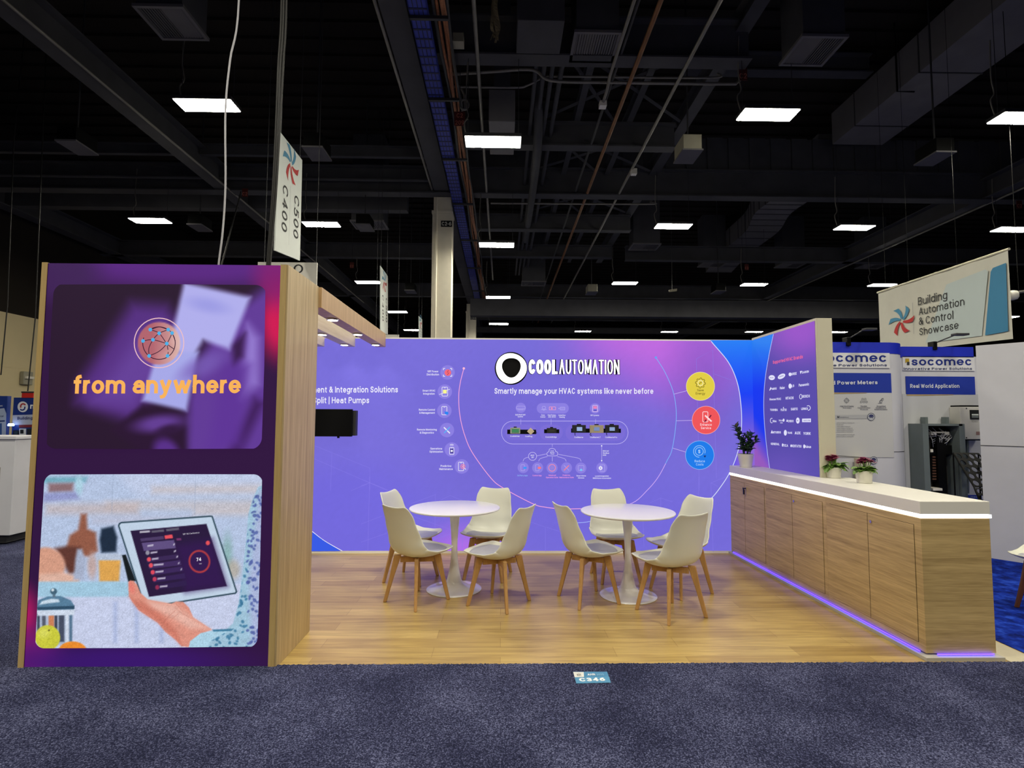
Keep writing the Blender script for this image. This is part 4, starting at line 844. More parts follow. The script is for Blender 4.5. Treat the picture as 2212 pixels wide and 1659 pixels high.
# header beams running back from the tower, with downlights
def beam(x1, m_, label, lights, cut=4.10):
    t = thing('header_beam', label, 'beam', (x1 - .06, 5.2, 2.39), 'header beams behind the tower')
    MB().box(x1 - .118, x1, cut, D - .003, 2.395, 2.553).build('beam_body', m_, t, bevel=.002)
    for y in lights:
        l_ = MB().lathe([(.043, -.012), (.05, -.010), (.05, .004)], (x1 - .06, y, 2.395), 24).build('downlight_ring', M['chrome'], t, smooth=40)
        g = MB().lathe([(.040, -.014), (.040, -.004)], (x1 - .06, y, 2.395), 24).build('downlight_lens', M['spot'], t)
beam(TX1 + .02, M['oak_beam'], 'outer oak header beam from tower to back wall, three downlights underneath', (4.57, 5.37, 6.13))
beam(-1.735, M['litwood'], 'pale middle header beam beside the outer oak beam', (5.39, 6.15))
beam(-2.095, M['litwood'], 'pale header beam barely showing past the tower edge', (5.39,))
for (x, y) in ((-1.435, 4.57), (-1.435, 5.37), (-1.435, 6.13), (-1.795, 5.39), (-1.795, 6.15), (-1.435, 4.3), (-2.155, 5.39)):
    ld = bpy.data.lights.new('beam_downlight', 'SPOT'); ld.energy = 15; ld.spot_size = 2.0; ld.spot_blend = .6; ld.color = (1, .97, .9); ld.shadow_soft_size = .04
    lo = bpy.data.objects.new('beam_downlight', ld); C.objects.link(lo); lo.location = (x, y, 2.375)

# ------------------------------------------------------------------ backlit back wall
BWX0, BWX1, BWH = -2.93, 2.995, 2.51
t = thing('backlit_wall', 'long purple backlit fabric wall with white logo and diagrams', 'exhibition wall', (0, D + .06, 0))
wallroot = t
MB().box(BWX0, BWX1 + .15, D + .012, D + .12, 0, BWH).build('wall_core', M['white'], t)
g = MB(); g.box(BWX0, BWX1, D - .002, D + .012, BWH - .016, BWH); g.box(BWX0, BWX1, D - .004, D + .012, .0, .028); g.build('edge_frame', M['edge'], t)
pw = planeY(D)
PURP = np.array([121., 111, 219.])
def lw(P):
    x, y = P[:, 0], P[:, 1]; n = len(P); Cc = np.tile(PURP, (n, 1))
    Cc = over(Cc, sde(P, (1430, 735), 190, 130), (182, 102, 222), 70, .95); Cc = over(Cc, sde(P, (1390, 742), 100, 50), (200, 108, 226), 40, .6)
    Cc = over(Cc, sde(P, (1180, 930), 260, 180), (113, 102, 211), 80, .6)
    Cc = over(Cc, sde(P, (1000, 1200), 90, 60), (182, 112, 236), 45, .95); Cc = over(Cc, sde(P, (750, 1120), 190, 120), (112, 102, 226), 60, .6)
    Cc = over(Cc, sde(P, (1520, 830), 60, 110), (126, 84, 190), 60, .6); Cc = over(Cc, sde(P, (1340, 1120), 260, 90), (114, 104, 222), 60, .6)
    Cc *= (1 + rng.normal(0, .004, n))[:, None]
    return Cc
q0 = [pw.at((BWX0, BWH - .016)), pw.at((BWX1, BWH - .016)), pw.at((BWX1, .028)), pw.at((BWX0, .028))]
picture(pw, [topx(p_) for p_ in q0], 150, 70, lw, .004).build('graphic_panel', M['glow'], t)
# blue swoosh at right
arc = catmull([(1530.5, 728), (1537.7, 740), (1571.6, 780.7), (1590, 820), (1598.7, 862), (1601.4, 916), (1594.6, 970.5), (1576, 1020), (1550, 1060), (1530, 1083)], 8)
cr = topx(pw.at((BWX1, BWH - .016))); crb = topx(pw.at((BWX1, .9)))
def blue(P):
    y = P[:, 1]; t_ = np.clip((y - 735) / 120, 0, 1)[:, None]; Cc = np.array([40., 128, 246]) * (1 - t_) + np.array([30., 66, 246]) * t_
    t2 = np.clip((y - 850) / 110, 0, 1)[:, None] * np.clip((P[:, 0] - 1560) / 40, .3, 1)[:, None]
    return Cc * (1 - t2) + np.array([142., 104, 216]) * t2
g = MB(); rows = [a for a in arc if 734 <= a.y <= 1012]
vs, px = [], []
for a in rows:
    xr = cr[0] + (crb[0] - cr[0]) * (a.y - cr[1]) / (crb[1] - cr[1])
    for k in range(6): px.append((a.x + (max(xr, a.x) - a.x) * k / 5, a.y))
g.add([pw.px(p_, .0055) for p_ in px], [((j + 1) * 6 + k, (j + 1) * 6 + k + 1, j * 6 + k + 1, j * 6 + k) for j in range(len(rows) - 1) for k in range(5)])
g.c = [tuple(c) for c in nlin(blue(np.array(px)))]; g.build('blue_swoosh', M['glow'], t)
d = Draw(pw, .007)
WH_ = (238, 236, 252); LV = (176, 166, 240)
d.strip([a for a in arc if a.y > 736], 1.6, (214, 222, 252)); d.ell(1530, 1083, 2.6, None, WH_)
# bottom-left blue corner
d.poly([(560, 1092), (612, 1112), (660, 1138), (700, 1167), (736, 1190), (560, 1191)], (56, 92, 232)); d.strip(catmull([(560, 1091), (612, 1111), (660, 1137), (700, 1167), (740, 1190)], 6), 1.4, WH_)
# large ring
ringL = catmull([(1002, 796), (994, 828.6), (991, 859.3), (994, 900.3), (1004.3, 941.3), (1020.7, 978.2), (1059.6, 1031.5), (1087, 1054), (1150.9, 1088), (1178, 1095.4), (1214, 1099), (1257.6, 1098.6)], 6)
ringR = catmull([(1257.6, 1098.6), (1310, 1097), (1365, 1086.7), (1398.8, 1057.8), (1421.7, 1030), (1440, 996), (1452, 968), (1460.4, 902.7), (1455, 851), (1437, 806), (1416.5, 772.5)], 6)
d.strip(ringL, 1.5, (246, 168, 222)); d.strip(ringR[:30], 1.4, (206, 170, 246)); d.strip(ringR[29:], 1.4, (128, 176, 250))
d.ell(1002, 796, 2.6, None, (255, 190, 216)); d.ell(1416.5, 772.5, 2.6, None, (104, 160, 244))
d.strip(catmull([(1225, 1130), (1258.6, 1128.5), (1284, 1123.5), (1310, 1114)], 5), 1.2, (168, 190, 252))
for a_, b_ in (((1455, 851.5), (1484, 844)), ((1460.5, 909), (1495, 908)), ((1453, 968), (1481, 976.5))): d.strip([a_, b_], 1.1, (196, 176, 240))
# faint cube outlines
F3 = lambda *p_: [(660 + x / 4.88, 720 + y / 4.88) for x, y in p_]; F6 = lambda *p_: [(780 + x / 5.3525, 1030 + y / 5.3525) for x, y in p_]; F7 = lambda *p_: [(1180 + x / 5.0275, 1030 + y / 5.0275) for x, y in p_]; F4 = lambda *p_: [(1040 + x / 3.687, 740 + y / 3.687) for x, y in p_]
for pl_ in (F3((100, 1185), (680, 1420), (680, 1659)), F3((280, 1265), (265, 1659)), F3((100, 1325), (870, 1659)), F3((480, 1659), (680, 1575)), F6((0, 25), (340, 165)), F6((100, 0), (80, 860)), F6((0, 105), (100, 70)), F6((0, 545), (250, 450)), F6((860, 200), (855, 740)), F6((580, 310), (860, 205)), F6((880, 290), (1030, 215), (1240, 300)), F6((600, 455), (1040, 610)), F6((0, 755), (300, 650)), F6((800, 740), (1040, 655)), F6((1175, 680), (1170, 860)), F6((1930, 510), (2130, 580), (2130, 860)),
            F7((1655, 0), (1650, 200)), F7((1785, 65), (1950, 0)), F7((1785, 65), (1810, 810)), F7((1785, 65), (1865, 105)), F7((1240, 225), (1245, 470)), F7((1130, 280), (1240, 230), (1370, 270)), F7((1050, 480), (1060, 760)), F7((1700, 350), (1785, 325)), F7((0, 545), (210, 615)), F4((1710, 130), (1840, 60), (1870, 1080)), F4((1710, 130), (1735, 1180)), F4((1850, 250), (1990, 300))):
    d.strip(pl_, .55, (138, 126, 232))
d.build('line_art', M['glow'], t)
# slogans
d = Draw(pw, .007)
d.text('ment & Integration Solutions', (673, 848.3), (860, 847.8), 13.2, WH_, .012); d.text('Split | Heat Pumps', (677, 871.3), (798, 871), 13.2, WH_, .012)
d.text('Smartly manage your HVAC systems like never before', (1068, 850.7), (1411, 850.9), 12.4, WH_, .012)
for (l1, l2, x0, x1, y, w1, w2) in (('VRF Power', 'Distribution', 922, 948.5, 804.5, .9, 1), ('Smart HVAC', 'Integration', 913, 940.5, 846, 1, .9), ('Remote Control', '& Management', 905, 939.5, 887.2, 1, .97), ('Remote Monitoring', '& Diagnostics', 901, 943.5, 930, 1, .72), ('Operations', 'Optimization', 928, 957, 971, .88, 1), ('Predictive', 'Maintenance', 949, 978, 1008.5, .8, 1)):
    w = x1 - x0; c = (x0 + x1) / 2 if 'Mon' in l1 or 'Oper' in l1 or 'Pred' in l1 or 'VRF' in l1 or 'Smart' in l1 else None
    for l_, ww, yy in ((l1, w1, y), (l2, w2, y + 6.6)):
        a = (c - w * ww / 2) if c else x1 - w * ww; d.text(l_, (a, yy), (a + w * ww, yy), 4.3, WH_, .012)
d.build('lettering', M['glow'], t)
# icons down the left of the ring
ICON = (140, 128, 228)
d = Draw(pw, .006); L2 = .0008
for (x, y) in ((967, 804.5), (961, 846), (960, 887.3), (965.5, 929), (976, 971), (997.6, 1007.5)): d.ell(x, y, 15.6, None, ICON, 0)
d.ell(967.5, 805, 7, None, (246, 106, 122), L2); d.strip([(969, 800), (966, 805), (970, 805), (966.5, 810)], 1, (120, 40, 90), L2 * 2)
for sx in (-1, 1):
    for sy in (-1, 1): d.strip([(967 + sx * 9, 804.5 + sy * 5), (967 + sx * 9, 804.5 + sy * 8.5), (967 + sx * 5.5, 804.5 + sy * 8.5)], 1.6, WH_, L2)
def phone(x, y, w=5.6, h=9.5, r=1.6): d.rline(x - w, y - h, x + w, y + h, r, 1.1, WH_, L2); d.strip([(x - 1.6, y - h + 1.6), (x + 1.6, y - h + 1.6)], 1, WH_, L2)
phone(961, 846, 6, 9.6); d.rrect(957, 842, 965, 850, 1, (250, 248, 150), L2); d.strip([(965, 843), (972, 841)], 1, WH_, L2); d.strip([(957, 850), (949, 852)], 1, WH_, L2)
phone(960, 887, 5.4, 9); d.ell(965, 892.5, 4, 3.4, (44, 132, 244), L2 * 2); d.strip([(960, 889), (964, 892)], 2, (44, 132, 244), L2 * 2)
d.strip([(959, 923), (972, 936)], 2.4, WH_, L2); d.strip([(972, 922.5), (959.5, 935.5)], 2.2, (90, 176, 250), L2 * 2)
phone(976, 974, 4.6, 7.6); d.rrect(972.5, 969, 979.5, 979, 1, (70, 60, 150), L2); d.ell(976, 974, 2.4, None, WH_, L2 * 2)
for r in (3, 5): d.ring(976, 964.5, r, .9, WH_, math.radians(215), math.radians(325), L2, 8)
phone(996, 1007.5, 5.6, 9.2); d.ring(1000, 1007.5, 4.4, 1.3, (250, 130, 160), lift=L2 * 2); d.ell(1000, 1007.5, 2, None, (250, 150, 170), L2 * 2); d.strip([(1003, 1011), (1006.5, 1014)], 1.4, WH_, L2 * 2)
d.build('feature_icons', M['glow'], t)
# benefit discs
for (cx, cy, r, col, l1, l2, tc, nm) in ((1512.5, 834.5, 30.5, (226, 206, 70), 'Save', 'Energy', (94, 84, 30), 'yellow'), (1524.5, 907.5, 30, (240, 86, 90), 'Enhance', 'Service', (252, 226, 230), 'red'), (1511, 983, 30.8, (30, 124, 236), 'Reduce', 'Costs', (176, 214, 252), 'blue')):
    d = Draw(pw, .008); d.ell(cx, cy, r, None, col, n=56); d.ring(cx, cy, r, 1, lerp(col, (255, 255, 255), .5), lift=L2)
    wds = {'yellow': (14, 20), 'red': (25, 22), 'blue': (22, 16)}[nm]; by = {'yellow': (845.5, 852.5), 'red': (919.8, 927), 'blue': (998.5, 1005.5)}[nm]
    for l_, w_, yb in ((l1, wds[0], by[0]), (l2, wds[1], by[1])): d.text(l_, (cx - w_ / 2, yb), (cx + w_ / 2, yb), 5.2, tc, .004, L2)
    if nm == 'yellow':
        gp = []
        for k in range(32):
            a = 2 * PI * k / 32; rr_ = 11 if (k % 4) in (0, 1) else 8.6; gp.append((cx + rr_ * math.cos(a), cy - 7 + rr_ * math.sin(a)))
        d.strip(gp, 1.1, (74, 66, 30), L2, True); d.ring(cx, cy - 7, 5.4, 1.2, (250, 244, 200), lift=L2); d.strip([(cx - 3, cy - 4), (cx, cy - 8), (cx + 3, cy - 9)], 1, (74, 66, 30), L2)
    elif nm == 'red':
        d.rline(cx - 7, cy - 18, cx + 4, cy + 4, 2, 1.4, (252, 214, 220), L2); d.strip([(cx - 2, cy - 10), (cx + 12, cy + 3)], 3.2, (252, 226, 230), L2); d.strip([(cx + 11, cy - 11), (cx + 7, cy - 5)], 2.4, (96, 24, 60), L2 * 2); d.strip([(cx, cy - 1), (cx - 3, cy + 4)], 2.4, (96, 24, 60), L2 * 2)
    else:
        d.ring(cx - 1, cy - 8, 12.5, 1.2, (160, 206, 252), math.radians(90), math.radians(380), L2); d.ring(cx - 1, cy - 8, 8.5, 1.2, (160, 206, 252), lift=L2); d.text('$', (cx - 3.6, cy - 4.2), (cx + 1.6, cy - 4.2), 7, (176, 214, 252), 0, L2); d.poly([(cx + 8, cy + 1), (cx + 14, cy + 1), (cx + 11, cy + 5.5)], (16, 44, 110), L2)
    d.build('benefit_disc', M['glow'], t)['label'] = '%s disc lettered %s %s' % (nm, l1, l2)
# system diagram
d = Draw(pw, .006); zz = lambda x, y: (1040 + x / 5.53, 850 + y / 5.53); sz = 1 / 5.53
def zc(x, y, r, col, lift=0): c_ = zz(x, y); d.ell(c_[0], c_[1], r * sz, None, col, lift)
def zr(x0, y0, x1, y1, r, col, lift=0): a_, b_ = zz(x0, y0), zz(x1, y1); d.rrect(a_[0], a_[1], b_[0], b_[1], r * sz, col, lift)
def zo(x0, y0, x1, y1, r, w, col, lift=0): a_, b_ = zz(x0, y0), zz(x1, y1); d.rline(a_[0], a_[1], b_[0], b_[1], r * sz, w, col, lift)
def zs(pts, w, col, lift=0): d.strip([zz(*p_) for p_ in pts], w, col, lift)
def zt(s_, x0, x1, y, col=WH_, cap=17): d.text(s_, zz(x0, y), zz(x1, y), cap * sz, col, .008, L2)
zc(470, 172, 61, ICON); zr(660, 115, 1043, 240, 61, ICON); zc(1356, 178, 62, ICON)
zo(418, 152, 522, 192, 14, 1, LV, L2); zs([(440, 196), (500, 196)], 1, LV, L2); zs([(425, 178), (515, 178)], .8, LV, L2)
zo(725, 155, 765, 185, 12, 1, LV, L2); zs([(712, 192), (778, 192)], 1.2, LV, L2); zs([(735, 202), (755, 202)], 1, LV, L2)
zo(810, 160, 885, 196, 6, 1, (240, 160, 200), L2); zc(840, 178, 11, (246, 140, 180), L2); zc(925, 180, 7, LV, L2); zo(940, 162, 995, 198, 5, .9, LV, L2); zs([(940, 174), (995, 174)], .8, LV, L2); zs([(940, 186), (995, 186)], .8, LV, L2)
zo(1328, 142, 1386, 218, 8, 1, (236, 200, 240), L2); zr(1336, 152, 1378, 182, 4, (232, 130, 190), L2); zr(1338, 194, 1376, 208, 4, (86, 74, 190), L2)
zt('Split/Multi Split', 403, 526, 262); zt('Systems', 433, 496, 284); zt('Zone', 713, 756, 266); zt('Control', 703, 762, 288); zt('Heat Pumps,', 792, 890, 266); zt('AHU, DOAS', 797, 886, 288); zt('Underfloor', 920, 1004, 268); zt('Heating', 930, 994, 290); zt('VRF Systems', 1300, 1403, 269)
zs([(470, 305), (470, 372)], .9, LV); zs([(832, 303), (832, 374)], .9, LV); zs([(1362, 305), (1362, 374)], .9, LV)
zo(240, 330, 1750, 603, 134, 1.1, (190, 180, 246)); zr(285, 370, 660, 555, 90, (124, 110, 216)); zr(692, 372, 970, 558, 90, (124, 110, 216)); zr(1003, 372, 1712, 562, 92, (124, 110, 216))
zt('CoolinkHub', 343, 455, 518); zt('CoolPlug', 522, 606, 520); zt('CooLinkBridge', 764, 898, 528); zt('CoolMaster', 1108, 1216, 531); zt('CoolMasterLT', 1296, 1422, 531); zt('CoolMasterPro', 1478, 1620, 531)
zs([(845, 603), (845, 640)], .9, LV)
cl_ = [(785, 738), (782, 712), (805, 690), (812, 665), (845, 655), (878, 668), (885, 690), (908, 702), (908, 732), (890, 744), (800, 744)]
d.strip([zz(*p_) for p_ in catmull(cl_ + [cl_[0]], 5)], 1, (206, 198, 250)); zt('Cool', 826, 862, 692, cap=13); zt('Remote', 820, 870, 710, cap=13); zt('Cloud', 824, 866, 728, cap=13)
c_ = zz(610, 750); d.ring(c_[0], c_[1], 48 * sz, 1, (206, 198, 250)); zt('REST', 588, 632, 748); zt('API', 596, 624, 772)
for pts in ([(660, 745), (775, 722)], [(563, 760), (525, 770), (505, 785), (496, 810)], [(788, 752), (705, 775), (690, 788), (684, 810)], [(845, 755), (845, 812)], [(905, 752), (985, 775), (1004, 788), (1012, 812)], [(918, 726), (1150, 770), (1178, 782), (1190, 812)], [(1435, 625), (1435, 803)]): zs(pts, .9, (196, 186, 246))
zc(1435, 625, 8, WH_); zc(1435, 803, 8, WH_); zt('BACnet', 1450, 1520, 694); zt('Modbus', 1450, 1524, 719); zt('KNX', 1450, 1490, 744)
for x, y in ((498, 885), (671, 887), (843, 888), (1015, 888), (1187, 890), (1437, 888)): zc(x, y, 66, ICON)
zo(472, 850, 515, 922, 8, 1, LV, L2); zr(500, 875, 540, 900, 10, (60, 150, 250), L2 * 2); zo(645, 850, 688, 922, 8, 1, LV, L2); zr(672, 875, 712, 900, 10, (250, 120, 130), L2 * 2)
c_ = zz(843, 887); d.ring(c_[0], c_[1], 40 * sz, 1.3, (250, 140, 160), lift=L2); zr(824, 868, 862, 906, 6, (150, 130, 220), L2)
zs([(985, 858), (1045, 918)], 1.3, LV, L2); zs([(1045, 858), (985, 918)], 1.8, (250, 130, 140), L2 * 2); zo(1155, 860, 1222, 918, 6, 1, LV, L2); zc(1190, 912, 14, (120, 200, 250), L2 * 2); zo(1420, 852, 1470, 930, 4, 1, LV, L2); zc(1422, 890, 22, WH_, L2 * 2); zc(1422, 890, 8, ICON, L2 * 3)
PK = (250, 160, 222); zt('3rd Party Apps', 428, 552, 987, (150, 190, 252)); zt('Control App', 610, 718, 987, PK); zt('Advanced', 800, 888, 984, PK); zt('Operation Suite', 770, 916, 1010, PK); zt('Predictive', 970, 1058, 984, PK); zt('Maintenance Suite', 930, 1102, 1010, PK); zt('Smart Home', 1134, 1247, 990); zt('Devices', 1154, 1226, 1015); zt('Local Integration', 1356, 1520, 993); zt('BMS/Home Automation', 1330, 1547, 1019)
d.build('system_diagram', M['glow'], t)

# raised illuminated logo
lg = thing('illuminated_logo', 'glowing white ring logo with COOLAUTOMATION letters on the purple wall', 'logo sign', (*atY((1205, 795), D - .05),))
py_ = Plane((0, D - .045, 0), (1, 0, 0), (0, 0, 1))
def solid(vs, fs, plane, depth):
    """flat faces in plane uv -> a solid of the given depth behind the plane"""
    n = len(vs); A = [plane.at(v, 0) for v in vs]; B_ = [plane.at(v, -depth) for v in vs]; cnt = {}
    for f in fs:
        for i in range(len(f)): e = (f[i], f[(i + 1) % len(f)]); k = (min(e), max(e)); cnt.setdefault(k, []).append(e)
    sides = [(e[0][1], e[0][0], e[0][0] + n, e[0][1] + n) for e in cnt.values() if len(e) == 1]
    return A + B_, list(fs) + [tuple(i + n for i in f[::-1]) for f in fs], sides
def letters3d(txt, p0, p1, cap, bold, plane, depth, cond=.5, space=.6):
    vs, fs = glyphs(txt, bold, space, cond); x0 = min(v[0] for v in vs); x1 = max(v[0] for v in vs); a, b_ = plane.uv(p0), plane.uv(p1); U = b_ - a
    h_ = (plane.uv((p0[0], p0[1] - cap)) - a).length; N = Vector((-U.y, U.x)).normalized()
    return solid([a + U * ((x - x0) / (x1 - x0)) + N * (h_ * y / CAPH) for x, y in vs], fs, plane, depth)
for txt, p0, p1, bd in (('COOL', (1142, 807.6), (1204.5, 808), .024), ('\u039bUTOM\u039bTION', (1208, 808), (1338.5, 808.3), -.012)):
    V, Fc, Sd = letters3d(txt, p0, p1, 31, bd, py_, .03, .62 if txt == 'COOL' else .5); g = MB(); g.add(V, Fc, mi=0); g.add(V, Sd, mi=1); o = g.build('letters', [M['logo'], M['dark']], lg)
    pb = Plane((0, D - .012, 0), (1, 0, 0), (0, 0, 1)); V, Fc, Sd = letters3d(txt, (p0[0] - 1.5, p0[1] + 1.2), (p1[0] + 1.5, p1[1] + 1.2), 33, bd + .03, pb, .0, .62 if txt == 'COOL' else .5); g = MB(); g.add(V, Fc); g.build('letter_backing', M['black'], lg)
outer, inner = [], []
for k in range(64):
    a = 2 * PI * k / 64
    outer.append((1104.2 + 33.2 * math.cos(a) * (1 + .02 * math.cos(3 * a + .4)), 795.6 + 32.8 * math.sin(a) * (1 + .02 * math.cos(3 * a + .4))))
    inner.append((1104.6 + 20.2 * math.cos(a) * (1 + .05 * math.cos(3 * a + PI / 2)), 793.6 + 21.2 * math.sin(a) * (1 + .05 * math.cos(3 * a + PI / 2))))
vs = [py_.uv(p_) for p_ in outer + inner]; fs = [((k + 1) % 64, k, 64 + k, 64 + (k + 1) % 64) for k in range(64)]
V, Fc, Sd = solid(vs, fs, py_, .03); g = MB(); g.add(V, Fc, mi=0); g.add(V, Sd, mi=1); g.build('ring', [M['logo'], M['dark']], lg)
d = Draw(Plane((0, D - .012, 0), (1, 0, 0), (0, 0, 1)), 0); d.ell(1104.2, 795.8, 35.5, None, (8, 8, 9), 0, 48); d.build('ring_backing', M['black'], lg)

# display devices on rails
def zbox(g, x0, y0, x1, y1, dep0, dep1, col=None):
    a_, b_ = atY(zz(x0, y1), D), atY(zz(x1, y0), D); g.box(a_.x, b_.x, D - dep1, D - dep0, a_.z, b_.z, col); return g
def rail(x0, y0, x1, y1, label):
    o = zbox(MB(), x0, y0, x1, y1, .005, .016).build('mounting_rail', M['black']); tag(o, label, 'rail')
rail(308, 432, 652, 484, 'black mounting rail under the left two small devices'); rail(748, 428, 928, 474, 'short black mounting rail behind the middle device'); rail(1070, 420, 1662, 468, 'long black mounting rail behind three controllers')
def device(x0, y0, x1, y1, bodycol, scr, label, cable=None):
    c_ = atY(zz((x0 + x1) / 2, y1), D - .03); t_ = thing('wall_controller', label, 'controller', c_)
    zbox(MB(), x0, y0, x1, y1, .017, .05).build('case', mat('controller_case', bodycol, .5), t_, bevel=.002)
    zbox(MB(), x0 + (x1 - x0) * .35, y0 - 12, x1 - (x1 - x0) * .35, y0, .02, .04).build('clip', M['black'], t_)
    if scr:
        g = MB(); zbox(g, *scr[:4], .05, .053, scr[4]); g.build('display', M['screen'], t_)
    if cable: MB().tube([atY(zz(*p_), D - .03) for p_ in cable], .004, 6).build('cable', M['black'], t_)
    return t_
device(343, 408, 462, 478, (168, 178, 168), (362, 422, 446, 466, (62, 128, 84)), 'grey controller with green circuit window, leftmost on the wall')
device(778, 412, 892, 472, (30, 30, 28), (800, 428, 870, 458, (44, 44, 38)), 'small black bridge device on the middle rail')
device(1080, 376, 1240, 468, (22, 26, 34), (1132, 400, 1196, 446, (150, 176, 222)), 'black controller with pale screen, left one of three', [(1120, 466), (1116, 480), (1120, 502)])
device(1288, 378, 1450, 470, (176, 164, 138), (1336, 402, 1400, 444, (120, 140, 186)), 'beige controller with screen between two black ones', [(1310, 470), (1296, 490), (1306, 504), (1318, 494)])
device(1470, 376, 1630, 468, (18, 18, 22), (1520, 402, 1582, 444, (140, 162, 206)), 'black controller with pale screen, right one of three', [(1500, 466), (1492, 482), (1500, 500)])
t_ = thing('wall_controller', 'cream diamond shaped plug device at the end of the left rail', 'controller', atY(zz(587, 495), D - .03))
MB().prism([atY(zz(587 + 44 * cx_, 452 + 44 * cy_), D - .017) for cx_, cy_ in ((0, 1), (1, 0), (0, -1), (-1, 0))], (0, -.03, 0)).build('case', mat('cream_case', (222, 206, 174), .5), t_, bevel=.004)
MB().tube([atY(zz(*p_), D - .02) for p_ in ((620, 470), (650, 484), (662, 470), (650, 452))], .003, 6).build('cable', M['black'], t_)

# wall monitor
t_ = thing('wall_monitor', 'black flat monitor on the purple wall, half hidden by the tower', 'monitor', (-2.0, D - .06, 1.35))
a_ = atY((762, 884), D - .1); b_ = atY((762, 943), D - .1)
MB().box(a_.x - .56, a_.x, D - .12, D - .085, b_.z, a_.z).build('screen_panel', M['black'], t_, bevel=.003)
g = MB(); c_ = atY((770.5, 887), D - .06); e_ = atY((770.5, 941), D - .06); g.box(c_.x - .5, c_.x, D - .085, D - .003, e_.z, c_.z); g.build('wall_mount', M['dark'], t_)
p_ = atY((731, 944), D - .1); MB().box(p_.x - .012, p_.x + .012, D - .11, D - .09, p_.z - .012, p_.z + .006).build('sensor_foot', M['black'], t_)

# ------------------------------------------------------------------ return wall with brand list
RX, RY0 = 2.995, 5.06
t = thing('brand_wall', 'short purple return wall listing supported brands, white end', 'exhibition wall', (RX + .08, 5.7, 0))
MB().box(RX + .012, RX + .155, RY0, D + .011, 0, 2.53).build('wall_core', M['cream'], t, bevel=.002)
g = MB(); g.box(RX - .002, RX + .012, RY0, D, 2.505, 2.53); g.box(RX - .002, RX + .012, RY0, RY0 + .012, 0, 2.505); g.build('edge_frame', M['cream'], t)
pr = Plane((RX, 0, 0), (0, -1, 0), (0, 0, 1))
q0 = [pr.at((-D + .004, 2.505)), pr.at((-RY0 - .014, 2.505)), pr.at((-RY0 - .014, .9)), pr.at((-D + .004, .9))]
qb = [topx(p_) for p_ in q0]
curve2 = catmull([(1676, 700), (1672, 722), (1662, 770), (1654, 820), (1651, 870), (1653, 920), (1658, 970), (1664, 1012), (1670, 1050)], 8)
cxs = np.array([c.x for c in curve2]); cys = np.array([c.y for c in curve2])
def rw(P):
    x, y = P[:, 0], P[:, 1]; n = len(P); Cc = np.tile(np.array([88., 76, 170]), (n, 1))
    Cc = over(Cc, sde(P, (1730, 710), 70, 60), (152, 84, 200), 50); Cc = over(Cc, sde(P, (1690, 1020), 50, 40), (110, 86, 190), 40, .7)
    return Cc
picture(pr, qb, 40, 50, rw, .004).build('graphic_panel', M['glow'], t)
g = MB(); px = []
rows = [c for c in curve2 if 700 <= c.y <= 1040]
for c in rows:
    xl = qb[0][0] + (qb[3][0] - qb[0][0]) * (c.y - qb[0][1]) / (qb[3][1] - qb[0][1])
    for k in range(6): px.append((xl + (c.x - xl) * k / 5, c.y))
def blue2(P):
    y = P[:, 1]; t_ = np.clip((y - 740) / 100, 0, 1)[:, None]; Cc = np.array([44., 128, 240]) * (1 - t_) + np.array([26., 58, 240]) * t_
    t2 = (np.clip((y - 900 - (P[:, 0] - 1632) * 1.6) / 70, 0, 1))[:, None]; return Cc * (1 - t2) + np.array([152., 92, 190]) * t2
vs = [pr.px(p_, .0055) for p_ in px]
zmax, zmin = 2.504, .9; vs = [Vector((v.x, v.y, min(max(v.z, zmin), zmax))) for v in vs]
g.add(vs, [((j + 1) * 6 + k, (j + 1) * 6 + k + 1, j * 6 + k + 1, j * 6 + k) for j in range(len(rows) - 1) for k in range(5)]); g.c = [tuple(c) for c in nlin(blue2(np.array(px)))]
g.build('blue_swoosh', M['glow'], t)
d = Draw(pr, .007); d.strip([c for c in curve2 if 722 <= c.y <= 1016], 1.2, (178, 190, 250)); d.build('line_art', M['glow'], t)
d = Draw(pr, .007); B7 = lambda x, y: (1630 + x / 6.144, 740 + y / 6.144)
d.text('Supported HVAC Brands', B7(252, 284), B7(652, 208), 7.4, (250, 108, 150), .012)
BW = (226, 226, 252)
def bt(s_, x0, x1, yc, h=34, slope=0.0, bold=.03): d.text(s_, B7(x0, yc + h / 2 - slope * (x1 - x0) / 2), B7(x1, yc + h / 2 + slope * (x1 - x0) / 2), h / 6.144, BW, bold)
def be(x, y, rx, ry, col=BW, rot=0, lift=0): c_ = B7(x, y); d.ell(c_[0], c_[1], rx / 6.144, ry / 6.144, col, lift, 28, rot)
NV = (70, 60, 150)
def bi(s_, x0, x1, yc, h, sl=0): d.text(s_, B7(x0, yc + h / 2), B7(x1, yc + h / 2 + sl), h / 6.144, NV, .01, .002)
be(237, 465, 41, 33); bi('Carrier', 212, 262, 465, 14); be(366, 448, 54, 30, BW, -.5); bi('SAMSUNG', 335, 398, 458, 14, -22); be(480, 422, 20, 24); bt('GREE', 500, 570, 414, 34, -.14); d.poly([B7(610, 380), B7(640, 374), B7(620, 420)], BW); bt('DAIKIN', 642, 732, 390, 30, -.16)
d.poly([B7(222, 588), B7(236, 612), B7(206, 640), B7(204, 630)], BW); bt('MHI', 240, 300, 612, 30, -.08); bt('Haier', 345, 412, 600, 36, -.08); be(480, 578, 21, 34); bt('LG', 502, 537, 574, 34, -.1); bt('Panasonic', 598, 735, 558, 38, -.12)
bt('Hisense HVAC', 208, 362, 750, 30, -.04); bt('HITACHI', 422, 528, 736, 36, -.05); c_ = B7(622, 718); d.ring(c_[0], c_[1], 2.6, 1.1, BW, ry=5); bt('BOSCH', 648, 743, 712, 38, -.05)
